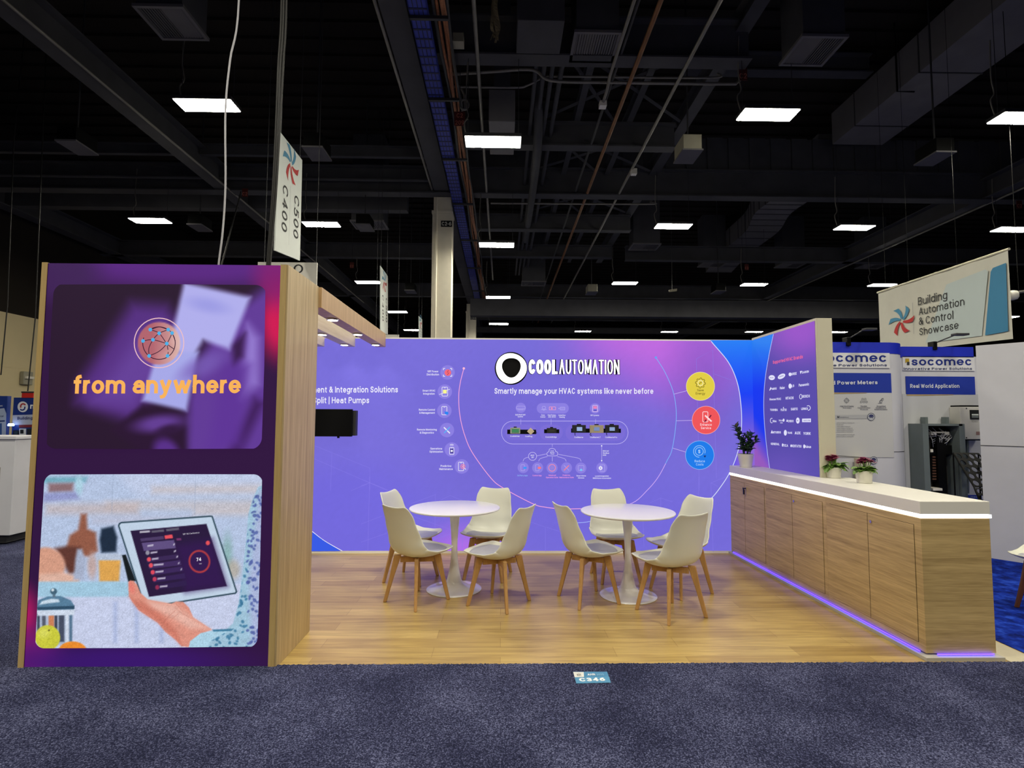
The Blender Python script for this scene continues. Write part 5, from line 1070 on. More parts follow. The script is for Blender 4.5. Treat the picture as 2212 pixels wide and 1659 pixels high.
bt('TOSHIBA', 215, 318, 893, 30); bt('FUJITSU', 358, 436, 893, 32, -.02); d.strip([B7(392, 855), B7(392, 875)], 1.4, BW); bt('SANYO', 492, 583, 882, 36, -.03); bt('LENNOX', 630, 722, 878, 32, -.03); c_ = B7(722, 868); d.ring(c_[0], c_[1], 4.4, 1.3, BW, math.radians(-130), math.radians(100), ry=5)
c_ = B7(236, 1035); d.ring(c_[0], c_[1], 3, 1.2, BW, math.radians(60), math.radians(300), ry=5); bt('Midea', 250, 300, 1042, 30); bt('TICA', 330, 384, 1035, 22, .02); bt('trane', 350, 384, 1064, 16); be(394, 1030, 12, 20); d.poly([B7(440, 1015), B7(452, 1050), B7(428, 1050)], BW); bt('CHIGO', 452, 528, 1042, 32); be(583, 1035, 24, 40); bi('GE', 572, 594, 1036, 16)
d.poly([B7(640, 1010), B7(757, 1008), B7(757, 1056), B7(640, 1056)], BW); bi('BLUE STAR', 664, 750, 1034, 20)
d.poly([B7(238, 1160), B7(254, 1204), B7(222, 1204)], BW); bt('MITSUBISHI', 254, 358, 1191, 30, .01); be(417, 1197, 20, 38); bt('TRANE', 446, 510, 1198, 26, .01); bt('AUX', 543, 622, 1200, 38, .02); bt('YORK', 658, 757, 1207, 36, .02)
bt('GENERAL', 225, 342, 1346, 30, .06); be(380, 1360, 9, 22); bt('TICA', 390, 455, 1366, 34, .05); be(494, 1370, 10, 18); bt('KENTATSU', 508, 634, 1374, 34, .05); be(668, 1378, 13, 26); bt('Kaisun', 684, 762, 1382, 34, .05)
d.build('lettering', M['glow'], t)

# ------------------------------------------------------------------ reception counter
CB = [(2.795, 3.60), (2.69, 6.372)]         # front-left line of the counter
def cl(y): return CB[0][0] + (CB[1][0] - CB[0][0]) * (y - 3.60) / (CB[1][1] - 3.60)
CR = 3.262; ZT, ZS, ZC, ZB = 1.02, .935, .907, .034
YW = 5.052                                  # the brand wall's end: the counter is shallower behind it
def foot(y0, y1, e=0.0, ef=0.0):
    """footprint between two depths, widened by e on the room side and ef to the front"""
    if y0 < YW < y1: return [(cl(y0) - e, y0 - ef), (CR + e * .5, y0 - ef), (CR + e * .5, YW), (RX - .004, YW), (RX - .004, y1), (cl(y1) - e, y1)]
    xr = CR + e * .5 if y1 <= YW else RX - .004
    return [(cl(y0) - e, y0 - ef), (xr, y0 - ef), (xr, y1), (cl(y1) - e, y1)]
units = [(3.60, 4.5965, (3.66, 4.10, 4.545), 'counter cabinet nearest the aisle, with the broad end panel'), (4.597, 5.572, (4.645, 5.10, 5.535), 'middle counter cabinet of the reception counter'), (5.5726, 6.37, (5.60, 6.02, 6.34), 'farthest counter cabinet, against the purple wall')]
for (y0, y1, (d0, d1, d2), lb) in units:
    t = thing('counter_cabinet', lb + ', two oak doors', 'cabinet', ((cl(y0) + CR) / 2, (y0 + y1) / 2, ZB), 'oak cabinets of the reception counter')
    g = MB(); g.prism([(x, y, ZB) for x, y in (foot(y0, y1) if y1 < 4.6 else [(cl(y0), y0), (RX - .006, y0), (RX - .006, y1), (cl(y1), y1)])], (0, 0, ZC - ZB)); g.build('body', M['counter'], t, bevel=.0015)
    U = Vector((CB[1][0] - CB[0][0], CB[1][1] - CB[0][1], 0)).normalized(); N = Vector((-U.y, U.x, 0))
    def slab(a, b_, z0, z1, o0, o1):
        A = Vector((cl(a), a, 0)); B_ = Vector((cl(b_), b_, 0)); g = MB()
        pts = [A + N * o0, B_ + N * o0, B_ + N * o1, A + N * o1]
        g.hexa([p_ + Vector((0, 0, z0)) for p_ in pts] + [p_ + Vector((0, 0, z1)) for p_ in pts]); return g
    slab(d1 - .004, d1 + .004, .084, .856, .0002, .0016).build('door_gap', M['gap'], t)
    for (a, b_, side) in ((d0, d1 - .003, 1), (d1 + .003, d2, 0)):
        slab(a - .0022, b_ + .0022, .0828, .8572, .0002, .0012).build('door_gap', M['gap'], t)
        dr = slab(a, b_, .085, .855, .0, .0032).build('door', M['counter'], t)
        if side == 1:
            yk = b_ - .035 if False else d1 - .04
            c_ = Vector((cl(yk), yk, .80)); rot = N
            g = MB(); g.tube([c_ + N * .003, c_ + N * .010], .011, 16); g.build('lock', M['chrome'], dr, smooth=40)
            if y0 > 5.5:
                g = MB(); g.tube([c_ + N * .010, c_ + N * .024], .006, 8); g.obox(c_ + N * .034 + Vector((0, 0, -.004)), (.004, .03, .022), Matrix.Rotation(.3, 3, 'X')); g.obox(c_ + N * .030 + Vector((0, 0, -.04)), (.01, .022, .05)); g.build('key', M['black'], dr)
    if y0 < 3.7: pass
t = thing('countertop', 'thick white countertop with bright light strip under its edge', 'countertop', (3.0, 5.0, ZC))
g = MB(); g.prism([(x, y, ZS) for x, y in foot(3.60, 6.37, .004, .004)], (0, 0, ZT - ZS)); g.build('slab', M['white'], t, bevel=.003)
g = MB(); g.prism([(x, y, ZC + .001) for x, y in foot(3.60, 6.37, -.008, -.008)], (0, 0, ZS - ZC - .002)); g.build('light_channel', M['white'], t)
g = MB(); A = [(cl(6.37) - .003, 6.37), (cl(3.60) - .003, 3.597), (CR + .012, 3.597)]; B_ = [(CR + .012, 3.606), (cl(3.60) + .007, 3.606), (cl(6.37) + .007, 6.37)]
g.prism([(x, y, .910) for x, y in A + B_], (0, 0, .022)); g.build('light_strip', M['led'], t)
t = thing('counter_plinth', 'low grey plinth under the counter with violet light strip', 'plinth', (3.0, 5.0, 0))
g = MB(); g.prism([(x, y, .001) for x, y in foot(3.60, 6.372, .035, .045)], (0, 0, .022)); g.build('base', mat('grey_plinth', (176, 172, 164), .6), t)
g = MB(); g.prism([(x, y, .023) for x, y in foot(3.60, 6.37, -.03, -.03)], (0, 0, .0105)); g.build('riser', M['dark'], t)
g = MB(); g.tube([(cl(6.3) - .011, 6.3, .032), (cl(3.64) - .011, 3.64, .032)], .005, 8); g.build('violet_light_strip', M['pled'], t)
g = MB(); g.tube([(2.86, 3.588, .032), (3.235, 3.588, .032)], .005, 8); g.build('violet_light_strip', M['pled'], t)

# ------------------------------------------------------------------ potted plants on the counter
def pot(name, label, x, y, r0, r1, h, rib=False):
    t = thing(name, label, 'plant', (x, y, ZT))
    pr_ = [(r0, .0005), (r0 + .003, .004)] + [(r0 + (r1 - r0) * k / 8, .004 + (h - .004) * k / 8) for k in range(1, 9)] + [(r1 - .004, h + .001), (r1 - .008, h - .004), (r1 - .010, h - .02)]
    MB().lathe([(max(a, .001), b_) for a, b_ in pr_], (x, y, ZT), 36).build('pot', M['pot'], t, smooth=40)
    MB().lathe([(r1 - .011, h - .028), (r1 - .011, h - .018)], (x, y, ZT), 24).build('soil', M['soil'], t)
    return t
def leaf(g, p, d, L_, w, curl=.3, col=None, up=Vector((0, 0, 1)), round_=False):
    d = Vector(d).normalized(); s_ = d.cross(up); s_ = s_.normalized() if s_.length > .05 else Vector((1, 0, 0)); n = s_.cross(d)
    vs = []; K = 6
    for i in range(K):
        u = i / (K - 1); ww = w * (math.sin(PI * min(1, u * .92 + .06)) ** (.55 if round_ else .8)) if i < K - 1 else w * .06
        c_ = Vector(p) + d * (L_ * u) - n * (curl * L_ * u * u)
        vs += [c_ - s_ * ww + n * ww * .25, c_ - n * ww * .05, c_ + s_ * ww + n * ww * .25]
    g.add(vs, [(i * 3 + k, i * 3 + k + 1, (i + 1) * 3 + k + 1, (i + 1) * 3 + k) for i in range(K - 1) for k in range(2)], col)
R1 = random.Random(5)
p_ = atZ((1613, 1009.5), ZT); px_, py2 = p_.x, p_.y + .02
t = pot('potted_plant', 'dark glossy leaved plant in a tall white pot on the far counter end', px_, py2, .062, .088, .15)
st = MB(); lf = MB()
for (bx, by, tx, ty, hh) in ((-.02, 0, -.115, -.03, .30), (-.01, .01, -.06, .02, .235), (.015, 0, .03, -.02, .19), (.03, .01, .085, .02, .215), (.0, .02, -.01, .04, .17), (.03, -.02, .11, -.02, .15)):
    path = catmull([(px_ + bx, py2 + by, ZT + .125), (px_ + bx * .6 + tx * .35, py2 + by + ty * .3, ZT + .15 + hh * .45), (px_ + tx, py2 + ty, ZT + .15 + hh)], 6)
    st.tube(path, .0055, 6)
    for i, q_ in enumerate(path[3:]):
        for k in range(2):
            a = R1.uniform(0, 2 * PI); dz = R1.uniform(.3, 1.1); leaf(lf, q_, (math.cos(a), math.sin(a), dz), R1.uniform(.06, .09), R1.uniform(.020, .027), R1.uniform(.1, .4), None, round_=True)
    leaf(lf, path[-1], (R1.uniform(-.3, .3), R1.uniform(-.3, .3), 1), .075, .018, .1, None, round_=True)
st.build('stem', M['leafdark'], t, smooth=60); o = lf.build('leaves', M['leafdark'], t, smooth=60); o.modifiers.new('thick', 'SOLIDIFY').thickness = .0015
def kalanchoe(pxp, label, seed, r0, r1, h, spread):
    R2 = random.Random(seed); p_ = atZ(pxp, ZT); x, y = p_.x, p_.y + .04
    t = pot('flowering_plant', label, x, y, r0, r1, h); lf = MB(); fl = MB(); st = MB()
    for k in range(46):
        a = R2.uniform(0, 2 * PI); rr_ = R2.uniform(.01, r1 * .8); el = R2.uniform(-.25, .6); leaf(lf, (x + rr_ * math.cos(a), y + rr_ * math.sin(a), ZT + h - .005 + R2.uniform(0, .035)), (math.cos(a), math.sin(a), el), R2.uniform(.05, .075) * spread, R2.uniform(.024, .034), R2.uniform(.2, .8), None, round_=True)
    for k in range(15):
        a = R2.uniform(0, 2 * PI); rr_ = R2.uniform(0, r1 * .75); tx, ty, tz = x + rr_ * 1.1 * math.cos(a), y + rr_ * 1.1 * math.sin(a), ZT + h + R2.uniform(.055, .10)
        st.tube([(x + rr_ * .4 * math.cos(a), y + rr_ * .4 * math.sin(a), ZT + h - .02), (tx, ty, tz)], .003, 5)
        for j in range(11):
            b_ = R2.uniform(0, 2 * PI); q_ = R2.uniform(.0, .028); c_ = Vector((tx + q_ * math.cos(b_), ty + q_ * math.sin(b_), tz + R2.uniform(-.006, .014)))
            for m_ in range(4):
                aa = m_ * PI / 2 + b_; leaf(fl, c_, (math.cos(aa), math.sin(aa), .45), .019, .009, .2, None, round_=True)
    st.build('stem', M['leaf'], t); o = lf.build('leaves', M['leaf'], t, smooth=60); fl.build('flowers', M['petal'], t, smooth=60)
kalanchoe((1807, 1033), 'purple flowered plant in white pot, next to the brand wall end', 3, .055, .068, .10, 1.15)
kalanchoe((1874, 1044.5), 'flatter flowered plant in white pot, farther right on the counter', 8, .055, .066, .105, .9)

# ------------------------------------------------------------------ tables and chairs
def table(x, y, label):
    t = thing('pedestal_table', label, 'table', (x, y, 0), 'round white pedestal tables')
    MB().lathe([(.002, .716), (.38, .716), (.408, .722), (.4165, .731), (.4165, .735), (.413, .7395), (.40, .741), (.002, .741)], (x, y, 0), 96).build('tabletop', M['gloss'], t, smooth=35)
    pr_ = [(.052, .716), (.050, .69), (.043, .62), (.035, .54), (.029, .45), (.027, .38), (.029, .31), (.036, .24), (.047, .17), (.060, .11), (.069, .078)]
    MB().lathe(pr_, (x, y, 0), 48).build('pedestal', M['gloss'], t, smooth=50)
    bs = [(.071, .078), (.072, .072), (.090, .050), (.122, .029), (.165, .0165), (.22, .0105), (.247, .007), (.251, .003), (.249, .0006)]
    MB().lathe(bs, (x, y, 0), 72).build('base', M['gloss'], t, smooth=50)
table(-.428, 5.068, 'round white pedestal table on the left, nearer the video tower')
table(1.13, 4.882, 'round white pedestal table on the right, nearer the counter')

# centre line of the shell seen from the side (y forward, z up) from seat front to top of back
CLN = catmull([(.262, .446), (.235, .427), (.17, .408), (.09, .395), (.0, .389), (-.085, .394), (-.148, .418), (-.184, .470), (-.206, .545), (-.228, .64), (-.250, .73), (-.270, .80), (-.286, .832), (-.300, .846)], 8)
LEN = [0]
for a, b_ in zip(CLN[:-1], CLN[1:]): LEN.append(LEN[-1] + (b_ - a).length)
def cpt(t_):
    s_ = min(max(t_, 0), 1) * LEN[-1]
    for i in range(len(LEN) - 1):
        if LEN[i + 1] >= s_: break
    k = (s_ - LEN[i]) / max(LEN[i + 1] - LEN[i], 1e-9); return CLN[i].lerp(CLN[i + 1], k), (CLN[i + 1] - CLN[i]).normalized()
def interp(t_, tab):
    for (a, va), (b_, vb) in zip(tab[:-1], tab[1:]):
        if t_ <= b_: k = (t_ - a) / (b_ - a); k = k * k * (3 - 2 * k); return va + (vb - va) * k
    return tab[-1][1]
HW = [(0, .216), (.12, .236), (.3, .244), (.42, .240), (.52, .226), (.68, .202), (.84, .184), (1, .168)]
LF = [(0, .028), (.12, .044), (.28, .058), (.40, .076), (.50, .082), (.62, .068), (.8, .042), (1, .018)]
def shell_pt(u, v, off=0.0):
    s_ = u * 2 - 1; v0 = .055 * abs(s_) ** 4; v1 = 1 - .055 * abs(s_) ** 7 - .030 * (1 - abs(s_) ** 2); t_ = v0 + (v1 - v0) * v
    c_, tg = cpt(t_); n = Vector((tg.y, -tg.x)); n = -n if (n.y < 0 and t_ < .4) or (n.x < 0 and t_ >= .4) else n
    l_ = interp(t_, LF) * abs(s_) ** 2.4 + off; w = interp(t_, HW) * (1 - .10 * max(0, (v - .9) / .1) ** 2 * abs(s_) ** 3)
    return (w * math.sin(s_ * PI / 2 * .72) / math.sin(PI / 2 * .72) * (1 if True else 0), c_.x + n.x * l_, c_.y + n.y * l_)
def make_chair(legm, label):
    t = thing('dining_chair', label, 'chair', (0, 0, 0), 'white shell chairs')
    g = MB(); g.grid(21, 41, shell_pt); o = g.build('shell', M['shell'], t, smooth=180)
    so = o.modifiers.new('thick', 'SOLIDIFY'); so.thickness = .011; so.offset = 0; su = o.modifiers.new('round', 'SUBSURF'); su.levels = su.render_levels = 1
    def cush(u, v):   # padded seat disc
        a = u * 2 * PI; r = math.sqrt(v); sx, sy = r * math.cos(a), r * math.sin(a); sq = max(abs(math.cos(a)), abs(math.sin(a))) ** -.35
        uu = .5 + .38 * sx * sq * .98; vv = .235 + .205 * sy * sq; return shell_pt(uu, min(max(vv, .03), .45), .009 + .020 * (1 - r ** 4))
    g = MB(); n = 40; K = 9; vs = [cush(k / n, (j / (K - 1)) ** 2) for j in range(K) for k in range(n)]
    g.add(vs, [(j * n + k, j * n + (k + 1) % n, (j + 1) * n + (k + 1) % n, (j + 1) * n + k) for j in range(K - 1) for k in range(n)]); g.build('seat_cushion', M['cushion'], t, smooth=180)
    for sx in (-1, 1):
        for sy in (-1, 1):
            T = Vector((sx * .118, sy * .118, .392)); B2 = Vector((sx * .190, sy * .190, .0)); rad = Vector((sx, sy, 0)).normalized(); tan = Vector((-rad.y, rad.x, 0)); g = MB(); vs = []
            for (c_, wr, wt) in ((B2, .030, .024), (B2.lerp(T, .55), .040, .028), (B2.lerp(T, .86), .056, .032), (T, .062, .034)):
                for a, b_ in ((-1, -1), (1, -1), (1, 1), (-1, 1)): vs.append(c_ + rad * (a * wr / 2) + tan * (b_ * wt / 2))
            fs = [(3, 2, 1, 0), (12, 13, 14, 15)] + [(j * 4 + k, j * 4 + (k + 1) % 4, (j + 1) * 4 + (k + 1) % 4, (j + 1) * 4 + k) for j in range(3) for k in range(4)]
            g.add(vs, fs); g.build('leg', legm, t, bevel=.006)
    for a in (PI / 4, -PI / 4):
        g = MB(); g.obox((0, 0, .352 if a > 0 else .3521), (.29, .026, .046), Matrix.Rotation(a, 3, 'Z')); g.build('cross_rail', legm, t, bevel=.003)
    g = MB(); g.lathe([(.06, .376), (.06, .384)], (0, 0, 0), 24); g.build('mount_plate', M['black'], t)
    return t
chairs = [((-.717, 4.749), -38.6, 'white shell chair front left of the left table, back to the tower'), ((-.014, 4.685), 59, 'white shell chair front right of the left table'),
          ((-.87, 5.374), -109, 'white shell chair behind left of the left table'), ((-.129, 5.476), 166.5, 'white shell chair behind right of the left table, facing the aisle'),
          ((.755, 4.757), -69.7, 'white shell chair at the left of the right table'), ((1.368, 4.431), 24.8, 'white shell chair nearest the aisle, front right of the right table'),
          ((1.125, 5.40), 186, 'white shell chair behind the right table, facing the aisle'), ((1.64, 5.0), 117, 'white shell chair right of the right table, nearest the counter')]
ch = make_chair(M['leg'], '')
for i, ((x, y), rz, lb) in enumerate(chairs):
    if i == 0: ch.location = (x, y, 0); ch.rotation_euler = (0, 0, math.radians(rz)); ch['label'] = lb
    else: dup(ch, (x, y, 0), math.radians(rz), lb)
c2 = make_chair(M['walnut'], 'white chair with dark brown legs on the blue carpet, cut by the picture edge')
c2.location = (4.56, 4.45, .004); c2.rotation_euler = (0, 0, math.radians(115)); c2['group'] = 'chairs of the neighbouring stand'

# ------------------------------------------------------------------ floor number card
fp = Plane((0, 0, .0125), (1, 0, 0), (0, 1, 0)); qd = [(1238, 1451.5), (1311.5, 1451.5), (1319.5, 1474.5), (1245, 1477)]
t = thing('booth_number_card', 'blue card on the carpet reading C346', 'floor sign', tuple(fp.px((1278, 1464))))
g = MB(); g.prism([fp.px(p_) for p_ in qd][::-1], (0, 0, .0015)); g.build('card', mat('blue_card', (62, 132, 176), .5, var=.03), t)
fp2 = Plane((0, 0, .0145), (1, 0, 0), (0, 1, 0)); d = Draw(fp2, .0005); Zf = lambda x, y: (1100 + x / 5.53, 1380 + y / 5.53)
d.poly([Zf(764, 396), Zf(890, 398), Zf(893, 456), Zf(782, 460)], (226, 226, 220)); d.poly([Zf(783, 462), Zf(1192, 452), Zf(1214, 524), Zf(802, 532)], (86, 150, 190))
for k in range(6):
    a = k * PI / 3 + .3; d.strip([Zf(832 + 8 * math.cos(a), 430 + 6 * math.sin(a)), Zf(832 + 28 * math.cos(a), 430 + 17 * math.sin(a))], 1.3, (86, 110, 130) if k < 3 else (140, 90, 80))
d.text('AHR', Zf(938, 440), Zf(1032, 439), 3.8, (240, 244, 246), .03); d.text('2025', Zf(1048, 440), Zf(1136, 438), 3.4, (150, 196, 222), .01); d.text('C346', Zf(842, 511), Zf(1152, 506), 7.2, (246, 248, 248), .04)
d.build('lettering', M['print'], t)

# ------------------------------------------------------------------ neighbouring stand on the right
SB = lambda x, y: (1780 + x / 3.072, 720 + y / 3.072)
M['panelw'] = mat('white_display_panel', (206, 206, 214), .5, var=.02); M['panelblue'] = mat('blue_display_header', (26, 44, 190), .45, var=.05)
def sq(g, pl_, x0, y0, x1, y1, o0, o1, col=None):
    a_, b_ = pl_.uv(SB(x0, y1)), pl_.uv(SB(x1, y0)); c_ = [pl_.at((a_.x, a_.y), o0), pl_.at((b_.x, a_.y), o0), pl_.at((b_.x, b_.y), o0), pl_.at((a_.x, b_.y), o0)]
    g.prism(c_, pl_.n * (o1 - o0), col); return g
S1, S2 = planeY(6.55), planeY(6.78)
def curvedwall(pts, z0, z1, th):
    g = MB(); P = [Vector((x, y, 0)) for x, y in pts]; n = len(P); vs = []
    for i, p_ in enumerate(P):
        tg = (P[min(i + 1, n - 1)] - P[max(i - 1, 0)]).normalized(); nn = Vector((-tg.y, tg.x, 0)) * th
        for q_, z in ((p_, z0), (p_, z1), (p_ + nn, z1), (p_ + nn, z0)): vs.append(q_ + Vector((0, 0, z)))
    fs = [(i * 4 + k, (i + 1) * 4 + k, (i + 1) * 4 + (k + 1) % 4, i * 4 + (k + 1) % 4) for i in range(n - 1) for k in range(4)] + [(0, 1, 2, 3), tuple((n - 1) * 4 + k for k in (3, 2, 1, 0))]
    g.add(vs, fs); return g
# first panel with rounded end
t = thing('display_wall', 'white display panel about power meters with rounded right end', 'display wall', (4.3, 6.6, 0))
xe = S1.uv(SB(432, 300)).x; ze1 = S1.uv(SB(300, 60)).y; zb1 = S1.uv(SB(300, 134)).y
c1 = [(3.3, 6.55)] + [(xe + (k / 6) * .01, 6.55) for k in range(1, 2)] + [(xe + .30 * math.sin(a), 6.55 + .30 * (1 - math.cos(a))) for a in np.linspace(.1, PI / 2, 8)] + [(xe + .30, 7.2)]
curvedwall(c1, 0, zb1, .04).build('panel', M['panelw'], t, smooth=30); curvedwall([(x + .004, y - .004) for x, y in c1], zb1, ze1, .04).build('header', M['panelblue'], t, smooth=30)
for yy in (788,): 
    zz_ = S1.uv(SB(500, yy)).y; curvedwall([(x + .002, y - .002) for x, y in c1], zz_, zz_ + .006, .01).build('joint', M['dark'], t)
g = MB(); sq(g, S1, -40, 132, 430, 228, .004, .012, (232, 232, 236)); sq(g, S1, -60, 265, 441, 392, .004, .008, (34, 58, 168)); sq(g, S1, -60, 392, 446, 822, .004, .006, (206, 206, 208)); g.build('poster', M['print'], t)
d = Draw(S1, .014); NB = (30, 48, 140)
d.text('socomec', SB(-48, 190), SB(408, 190), 19, NB, .012); d.text('Innovative Power Solutions', SB(-130, 221), SB(412, 219), 5.2, (50, 58, 110), .012, space=1.25)
d.poly([SB(-78, 140), SB(-50, 140), SB(-50, 165), SB(-78, 165)], (222, 176, 40))
d.o = .010; d.text('Pulse Based Power Meters'[6:], SB(-45, 342), SB(352, 338), 8.2, (226, 230, 246), .02)
for k in range(10): d.poly([SB(-20 + k * 30, 394), SB(10 + k * 30, 394), SB(10 + k * 30, 396 + 5 * math.sin(min(1, (10 - k) / 9) * PI / 2)), SB(-20 + k * 30, 396 + 5 * math.sin(min(1, (11 - k) / 9) * PI / 2))], (196, 166, 112))
GR = (88, 92, 108)
c_ = SB(147, 446); d.ring(*c_, 4.6, .7, GR); d.ring(*c_, 2.2, .6, GR); [d.strip([(c_[0] + 4 * math.cos(a), c_[1] + 4 * math.sin(a)), (c_[0] + 6.4 * math.cos(a), c_[1] + 6.4 * math.sin(a))], .7, GR) for a in (0, PI / 2, PI, 3 * PI / 2)]
for (x, y) in ((243, 455), (261, 455), (279, 455), (252, 437), (270, 437)): d.ring(*SB(x, y), 2.0, .6, GR)
d.strip([SB(365, 460), SB(380, 432), SB(392, 432)], .8, GR); d.ring(*SB(374, 452), 2.6, .7, GR); d.strip([SB(355, 464), SB(382, 464)], .8, GR); d.ring(*SB(386, 440), 1.8, .6, GR)
for s_, x0, x1, y in (('High-End Display', 104, 195, 487), ('& Accuracy', 122, 178, 498), ('Flexible', 240, 282, 487), ('Communication', 220, 304, 498), ('Protocols', 238, 288, 509), ('Simplified', 346, 404, 487), ('Installation &', 340, 408, 498), ('Enhanced Safety', 332, 416, 509)): d.text(s_, SB(x0, y), SB(x1, y), 2.5, (62, 66, 90), .012)
d.poly([SB(60, 542), SB(282, 540), SB(282, 566), SB(60, 568)], (186, 187, 192)); d.text('M', SB(84, 562), SB(98, 562), 4.6, (40, 44, 60), .02, .002); d.text('(RS-485/BACnet)', SB(104, 560), SB(160, 560), 2.2, GR, 0, .002)
for (cx_, cy_) in ((309, 554), (325, 842)):
    c_ = SB(cx_, cy_); d.ell(*c_, 8.4, None, (196, 198, 206)); d.ring(*c_, 7.8, .9, (70, 76, 100), lift=.002); d.poly([(c_[0] + 5.6 * math.cos(a), c_[1] - 5.2 * max(0, math.sin(a))) for a in np.linspace(0, PI, 12)], (58, 62, 110), .002); d.strip([(c_[0] - 4, c_[1] + 2.4), (c_[0], c_[1] + .6), (c_[0] + 4.4, c_[1] + 2.6)], 1.4, (58, 62, 110), .002)
for k, (y, w) in enumerate(((594, 118), (606, 46), (618, 92), (630, 106), (641, 112), (653, 108), (672, 120), (684, 112))): d.text('lorem'[:0] or 'minimum installation of metering units', SB(80, y + 3), SB(80 + w, y + 3), 1.9, GR, 0)
d.strip([SB(90, 812), SB(256, 823)], 1, (90, 88, 88)); d.build('lettering', M['print'], t)
g = MB(); sq(g, S1, 195, 826, 258, 1000, .03, .12); g.build('shelf_bracket', M['cream'], t)
# second panel
t = thing('display_wall', 'white display panel lettered Real World Application with blue header', 'display wall', (5.5, 6.8, 0))
g = MB(); sq(g, S2, 505, 156, 1010, 1500, -.03, 0); g.build('panel', M['panelw'], t); g = MB(); sq(g, S2, 500, 92, 985, 158, -.03, .012); g.build('header', M['panelblue'], t)
g = MB(); sq(g, S2, 520, 156, 992, 247, .003, .012, (230, 230, 236)); sq(g, S2, 543, 288, 996, 405, .003, .008, (34, 58, 168)); sq(g, S2, 545, 405, 1036, 1072, .003, .006, (200, 201, 206)); sq(g, S2, 545, 1072, 1042, 1110, .003, .008, (34, 58, 168)); g.build('poster', M['print'], t)
d = Draw(S2, .014); d.text('socomec', SB(575, 213), SB(972, 212), 17, NB, .012); d.text('Innovative Power Solutions', SB(524, 243), SB(976, 242), 5, (50, 58, 110), .012, space=1.25)
d.poly([SB(534, 168), SB(560, 168), SB(560, 190), SB(546, 190), SB(534, 200)], (196, 164, 50)); d.poly([SB(545, 190), SB(562, 190), SB(562, 212), SB(545, 212)], (60, 62, 70))
d.o = .010; d.text('Real World Application', SB(568, 363), SB(894, 362), 8.4, (226, 230, 246), .02)
for k in range(10): d.poly([SB(545 + k * 31, 406), SB(576 + k * 31, 406), SB(576 + k * 31, 408 + 6 * math.sin((10 - k) / 10 * PI / 2)), SB(545 + k * 31, 408 + 6 * math.sin((11 - k) / 11 * PI / 2))], (196, 166, 112))
d.text('mec', SB(968, 1090), SB(1010, 1090), 4, (150, 168, 214), .03); d.build('lettering', M['print'], t)
# big white curved wall
wc = catmull([(5.525, 6.165), (5.59, 6.085), (5.73, 5.91), (5.96, 5.62), (6.27, 5.25), (6.6, 4.8)], 5)
t = thing('curved_wall', 'large plain white curved wall at the right with one seam', 'display wall', (5.7, 5.9, 0))
curvedwall([(p_.x, p_.y) for p_ in wc], .004, 2.43, .05).build('panel', M['panelw'], t, smooth=40)
zs_ = 1.27; curvedwall([(p_.x - .003, p_.y - .003) for p_ in wc], zs_, zs_ + .007, .01).build('joint', M['dark'], t)
# clamp lights on top of the panels
def clamp_light(path, head, Y, label):
    P = [atY(p_, Y) for p_ in path]; t_ = thing('clamp_light', label, 'lamp', tuple(P[0]), 'clamp lights on the display walls')
    g = MB(); g.obox(P[0] + Vector((0, .02, 0)), (.05, .10, .11)); g.build('clamp', M['black'], t_, bevel=.006); MB().tube(P, .008, 8).build('arm', M['dark'], t_, smooth=50)
    h0, h1 = atY(head[0], Y - .25), atY(head[1], Y - .25); g = MB(); g.obox((h0 + h1) / 2, ((h1 - h0).length, .09, .025)); g.build('lamp_head', M['dark'], t_, bevel=.004)
    MB().tube([P[-1], (h0 + h1) / 2], .008, 6).build('joint_arm', M['dark'], t_)
clamp_light([(1831, 738), (1834, 731), (1868, 711)], ((1866, 710), (1890, 713)), 6.55, 'black clamp light arched above the power meters panel')
clamp_light([(2017, 747), (2020, 741), (2062, 724)], ((2060, 721), (2088, 724)), 6.78, 'black clamp light above the Real World Application panel')
# open enclosure, inverter box, perforated rack
def bx(x0, y0, x1, y1, d0, d1, g=None, col=None): return sq(g or MB(), S2, x0, y0, x1, y1, d0, d1, col)
t = thing('electrical_enclosure', 'open grey electrical enclosure full of wiring on the white panel', 'electrical box', tuple(S2.px(SB(700, 1030), .1)))
g = MB(); bx(575, 600, 825, 1080, .008, .02, g); bx(575, 600, 592, 1080, .02, .24, g); bx(812, 600, 825, 1080, .02, .24, g); bx(592, 600, 812, 612, .02, .24, g); g.build('housing', M['galv'], t)
g = MB(); bx(592, 612, 812, 1080, .021, .03, g); g.build('back_plate', mat('dark_back_plate', (58, 54, 50), .8, var=.2), t)
g = MB(); [bx(*a4).build('switchgear', M['black'], t) for a4 in ((705, 660, 742, 1050, .05, .14), (648, 770, 690, 800, .04, .12), (672, 805, 704, 980, .04, .10), (745, 740, 800, 800, .04, .12), (735, 640, 800, 720, .04, .10))]
for a4 in ((655, 652, 770, 674, .10, .14), (655, 765, 672, 785, .12, .125), (640, 1015, 700, 1030, .03, .2)): bx(*a4).build('terminal_block', M['white'], t)
g = MB(); R3 = random.Random(2)
for k in range(16):
    x0, y0 = R3.uniform(630, 800), R3.uniform(620, 660); x1, y1 = R3.uniform(640, 800), R3.uniform(680, 760); g.tube(catmull([S2.px(SB(x0, y0), .08), S2.px(SB((x0 + x1) / 2 + R3.uniform(-40, 40), (y0 + y1) / 2), .15), S2.px(SB(x1, y1), .10)], 5), .004, 5)
g.build('wires', M['cablew'], t)
brk = mat('brown_breaker', (96, 64, 50), .6)
for k in range(9): bx(676, 812 + k * 18, 700, 822 + k * 18, .10, .108).build('breaker', brk, t)
for xx in (640, 778):
    g = MB(); bx(xx - 7, 556, xx + 8, 602, .02, .10, g); g.build('conduit_stub', M['galv'], t)
